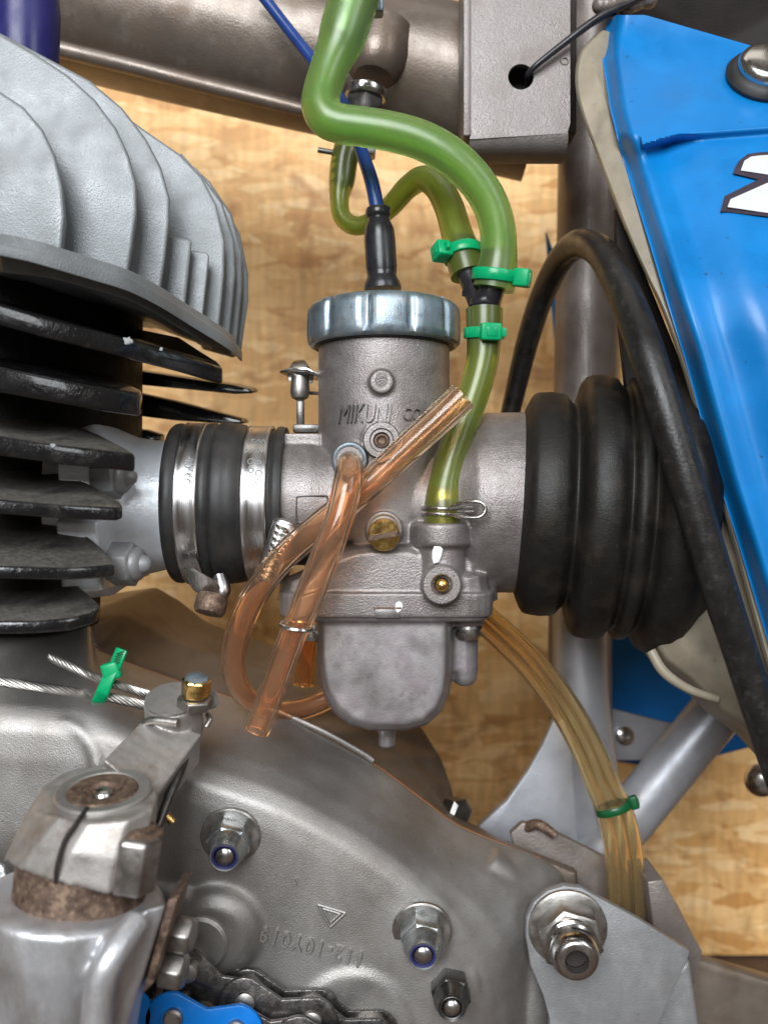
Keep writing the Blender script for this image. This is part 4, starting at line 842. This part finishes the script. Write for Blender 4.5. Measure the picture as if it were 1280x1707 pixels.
# ================================================================== ZIP TIES
GZ = 'green nylon cable ties'
def ziptie(c, ax, R, wd, hd_ang, label, m_='green', tail=10, hs=(24, 18, 20)):
    ax = Vector(ax).normalized(); c = Vector(c)
    t = bpy.data.objects.new('cable_tie', None); COL.objects.link(t); t.location = c*S; tag(t, label, 'cable tie', GZ)
    MB().lathe(c, ax, [(-wd/2, R-2), (-wd/2, R+2.5), (-wd/2+1.5, R+3.6), (wd/2-1.5, R+3.6), (wd/2, R+2.5), (wd/2, R-2)], 48, closed=True).build('strap', M[m_], t)
    rx = V(1, 0, 0)-ax*ax.x; rx.normalize(); ry = V(0, -1, 0)-ax*(-ax.y); ry = (ry-rx*ry.dot(rx)).normalized()
    d = rx*math.cos(R_(hd_ang))+ry*math.sin(R_(hd_ang)); tg = d.cross(ax)
    hc_ = c+d*(R+hs[1]*.42)
    h_ = MB().box(hc_, tg*hs[0], d*hs[1], ax*hs[2]).build('head', M[m_], t, bevel=3.5, seg=3)
    MB().box(hc_+d*(hs[1]*.5), tg*hs[0]*.5, d*2.5, ax*hs[2]*.55).build('pawl', M[m_], h_, bevel=1)
    MB().box(hc_+tg*(hs[0]*.5+tail*.4), tg*tail, d*4, ax*hs[2]*.5).build('tail', M[m_], t, bevel=1)
ziptie(U(772, 424, -26), U(778, 452, -33)-U(768, 400, -16), 30, 17, 155, 'bright green cable tie on the olive hose, its head pointing left', hs=(30, 26, 27))
ziptie(U(825, 460, -74), V(-.12, .15, -1), 34, 18, 25, 'bright green cable tie round the lower end of the thick hose', hs=(24, 26, 28))
ziptie(U(807, 556, -65), V(-.02, .1, -1), 29.5, 17, 80, 'bright green cable tie on the short hose below the connector', hs=(33, 16, 27))
# tie on the clutch cable
tg_ = thing('cable_tie', 'bright green cable tie holding the two clutch cable strands together', 'cable tie', (182, 1128, -200), GZ)
def strip(pts, wv, thk, name, m_, par):
    P = [U(*p) for p in pts]; mb = MB(); rings = []
    for i, p in enumerate(P):
        t = (P[min(i+1, len(P)-1)]-P[max(i-1, 0)]).normalized(); wv_ = (Vector(wv)-t*Vector(wv).dot(t)).normalized(); n_ = t.cross(wv_)
        rings.append([p+wv_*a_+n_*c_ for a_, c_ in ((-9, -thk), (9, -thk), (9, thk), (-9, thk))])
    mb.loft(rings); return mb.build(name, m_, par, bevel=1.5)
strip([(192, 1112, -222), (182, 1130, -228), (172, 1154, -226), (165, 1168, -216), (163, 1172, -196)], (1, -.2, .25), 3.2, 'strap', M['green'], tg_)
h_ = MB().box(U(187, 1118, -220), V(24, 0, 7), V(0, 20, 0), V(-8, 0, 24)).build('head', M['green'], tg_, bevel=4, seg=3)
tl = strip([(192, 1112, -222), (198, 1097, -224), (204, 1082, -222)], (1, -.2, .3), 2.6, 'tail', M['green'], tg_)
mb = MB()
for i in range(5):
    q = i/5; mb.box(U(194+q*9, 1106-q*23, -227), V(11, 0, 4), V(0, 2.5, 0), V(-.6, 0, 1.6))
mb.build('ratchet_tooth', M['greendark'], tl)

# ================================================================== CLUTCH CABLE
def rope(label, pts, R, nst=7, turns=15):
    P = sample([(*U(*p), 0) for p in pts], 26); C = [Vector(p[:3]) for p in P]; mb = MB()
    T = [(C[min(i+1, len(C)-1)]-C[max(i-1, 0)]).normalized() for i in range(len(C))]
    _, e1, _ = frame(T[0]); F_ = []
    for t in T: e1 = (e1-t*e1.dot(t)).normalized(); F_.append((e1.copy(), t.cross(e1)))
    mb.tube([(*c_, R*.6) for c_ in C], n=10, raw=True)
    for k in range(8):
        pp = []
        for i, cpt in enumerate(C):
            a = 2*math.pi*(k/8+turns*i/len(C)/6); pp.append((*(cpt+(F_[i][0]*math.cos(a)+F_[i][1]*math.sin(a))*R*.72), R*.30))
        mb.tube(pp, n=6, raw=True)
    o = mb.build('clutch_cable', M['steeldull']); tag(o, label, 'cable', 'clutch cable strands'); return o
rope('cut end strand of the steel clutch cable, the upper one', [(82, 1094, -205), (120, 1112, -206), (170, 1133, -208), (215, 1148, -208), (262, 1162, -200)], 6.5)
rope('long strand of the steel clutch cable, running off the left edge', [(-60, 1126, -205), (40, 1142, -206), (120, 1153, -208), (190, 1164, -208), (262, 1180, -200)], 7.2, turns=20)

# ================================================================== CLEAR TUBES
GT = 'clear amber overflow tubes'
hose('overflow_tube', [(583, 768, -132, 16), (583, 771, -152, 18), (583, 778, -178, 20), (582, 792, -198, 21.5), (577, 818, -210, 21.5), (567, 858, -216, 21.5), (551, 905, -218, 21.5), (530, 958, -218, 21.5), (507, 1015, -216, 21.5), (490, 1055, -212, 20), (470, 1108, -206, 20), (448, 1168, -200, 19.5), (428, 1218, -196, 19.5)], 'orange', 'clear amber tube hanging from the carburettor side port', 'tube', .66, 28, GT)
hose('overflow_tube', [(772, 660, -180, 23), (730, 700, -178, 22.5), (680, 746, -174, 22), (630, 793, -170, 21.5), (580, 838, -166, 21.5), (530, 878, -160, 21.5), (485, 917, -150, 21.5), (448, 958, -136, 21), (418, 1004, -116, 21), (398, 1054, -92, 20.5), (390, 1100, -66, 20), (396, 1138, -36, 19.5), (416, 1166, -4, 19), (450, 1183, 30, 19), (490, 1184, 60, 19), (530, 1172, 80, 19), (570, 1150, 90, 19)], 'orange', 'long clear amber tube crossing behind the other one, loop at its lower left', 'tube', .66, 28, GT)
hose('overflow_tube', [(516, 1040, 90, 19), (513, 1080, 90, 19), (508, 1120, 90, 19), (506, 1142, 90, 19)], 'amber', 'short dark amber tube piece behind the float bowl', 'tube', .6, 24, GT)
cl = thing('tube_clip', 'thin wire clip holding the clear amber tube beside the float bowl', 'clip', (500, 1045, -200))
ax = (U(470, 1108, -206)-U(507, 1015, -216)).normalized()
MB().torus(U(496, 1043, -213), ax+V(.25, 0, .1), 24.5, 3, 40, 8).build('wire', M['steel'], cl)
MB().tube([(*U(520, 1050, -205), 3), (*U(527, 1056, -150), 4), (*U(526, 1068, -110), 4)], n=8).build('wire_end', M['steel'], cl)
MB().box(U(516, 1058, -130), (18, 0, 0), (0, 30, 0), (0, 0, 16)).build('tab', M['plate'], cl, bevel=2)
GV = 'tan vent tubes bundled with a cable tie'
ctr = [(795, 1022, 60), (840, 1062, 90), (890, 1112, 110), (940, 1178, 118), (978, 1245, 118), (1006, 1310, 112), (1024, 1350, 108), (1038, 1405, 104), (1044, 1470, 100), (1046, 1545, 96)]
offs = [(-12, -22), (0, -2), (12, 20)]
for k, lb in enumerate(('leftmost of the three thin tan vent tubes curving down to the engine mount', 'middle one of the three thin tan vent tubes, lying in the bundle', 'rightmost of the three thin tan vent tubes, catching the brightest highlight')):
    pts = []
    for i, (a, c, d) in enumerate(ctr):
        t = i/(len(ctr)-1); sp_ = lerp(offs[k][0], offs[k][1], min(1, t*1.35))
        nx_ = lerp(.75, 1, t); pts.append((a+sp_*nx_, c-sp_*.75*(1-t)**1.2, d+(k-1)*6+(8 if k == 1 else 0), 12.5))
    hose('vent_tube', pts, 'tan', lb, 'tube', .66, 18, GV)
c = U(1022, 1346, 108)
ziptie(c, U(1038, 1405, 104)-U(1006, 1310, 112), 30, 13, 15, 'dark green cable tie round the three tan vent tubes', 'greendark', hs=(14, 16, 24))
# squeeze the round strap to the flat bundle
st = [o for o in bpy.data.objects if o.name.startswith('strap')][-1]
# spring clip on the inlet hose
sc2 = thing('spring_clip', 'silver wire spring clip squeezing the hose at the brass inlet', 'clip', (740, 852, -110))
ctr_ = U(738, 850, -109); pts = []
for i in range(37):
    a = R_(150-i*10*1.0); a = math.pi*(.15)+i/36*2*math.pi*1.5
    pts.append((ctr_.x+31.5*math.cos(a), ctr_.y-31.5*math.sin(a), ctr_.z-6+13*i/36-2, 3.0))
MB().tube(pts, n=10, raw=True).build('coil', M['steel'], sc2)
yy = -140
lp = [(752, 858, -144), (770, 862, -156), (794, 863, -164), (805, 858, -166), (809, 849, -166), (805, 840, -166), (794, 836, -164), (770, 838, -156), (750, 846, -144)]
MB().tube([(*U(*p), 3) for p in lp], n=10, seg=5).build('loop', M['steel'], sc2)
MB().tube([(*U(762, 846, -150), 2.6), (*U(788, 846, -160), 2.6)], n=8, seg=1).build('wire_end', M['steel'], sc2)
MB().tube([(*U(762, 853, -150), 2.6), (*U(790, 853, -160), 2.6)], n=8, seg=1).build('wire_end', M['steel'], sc2)
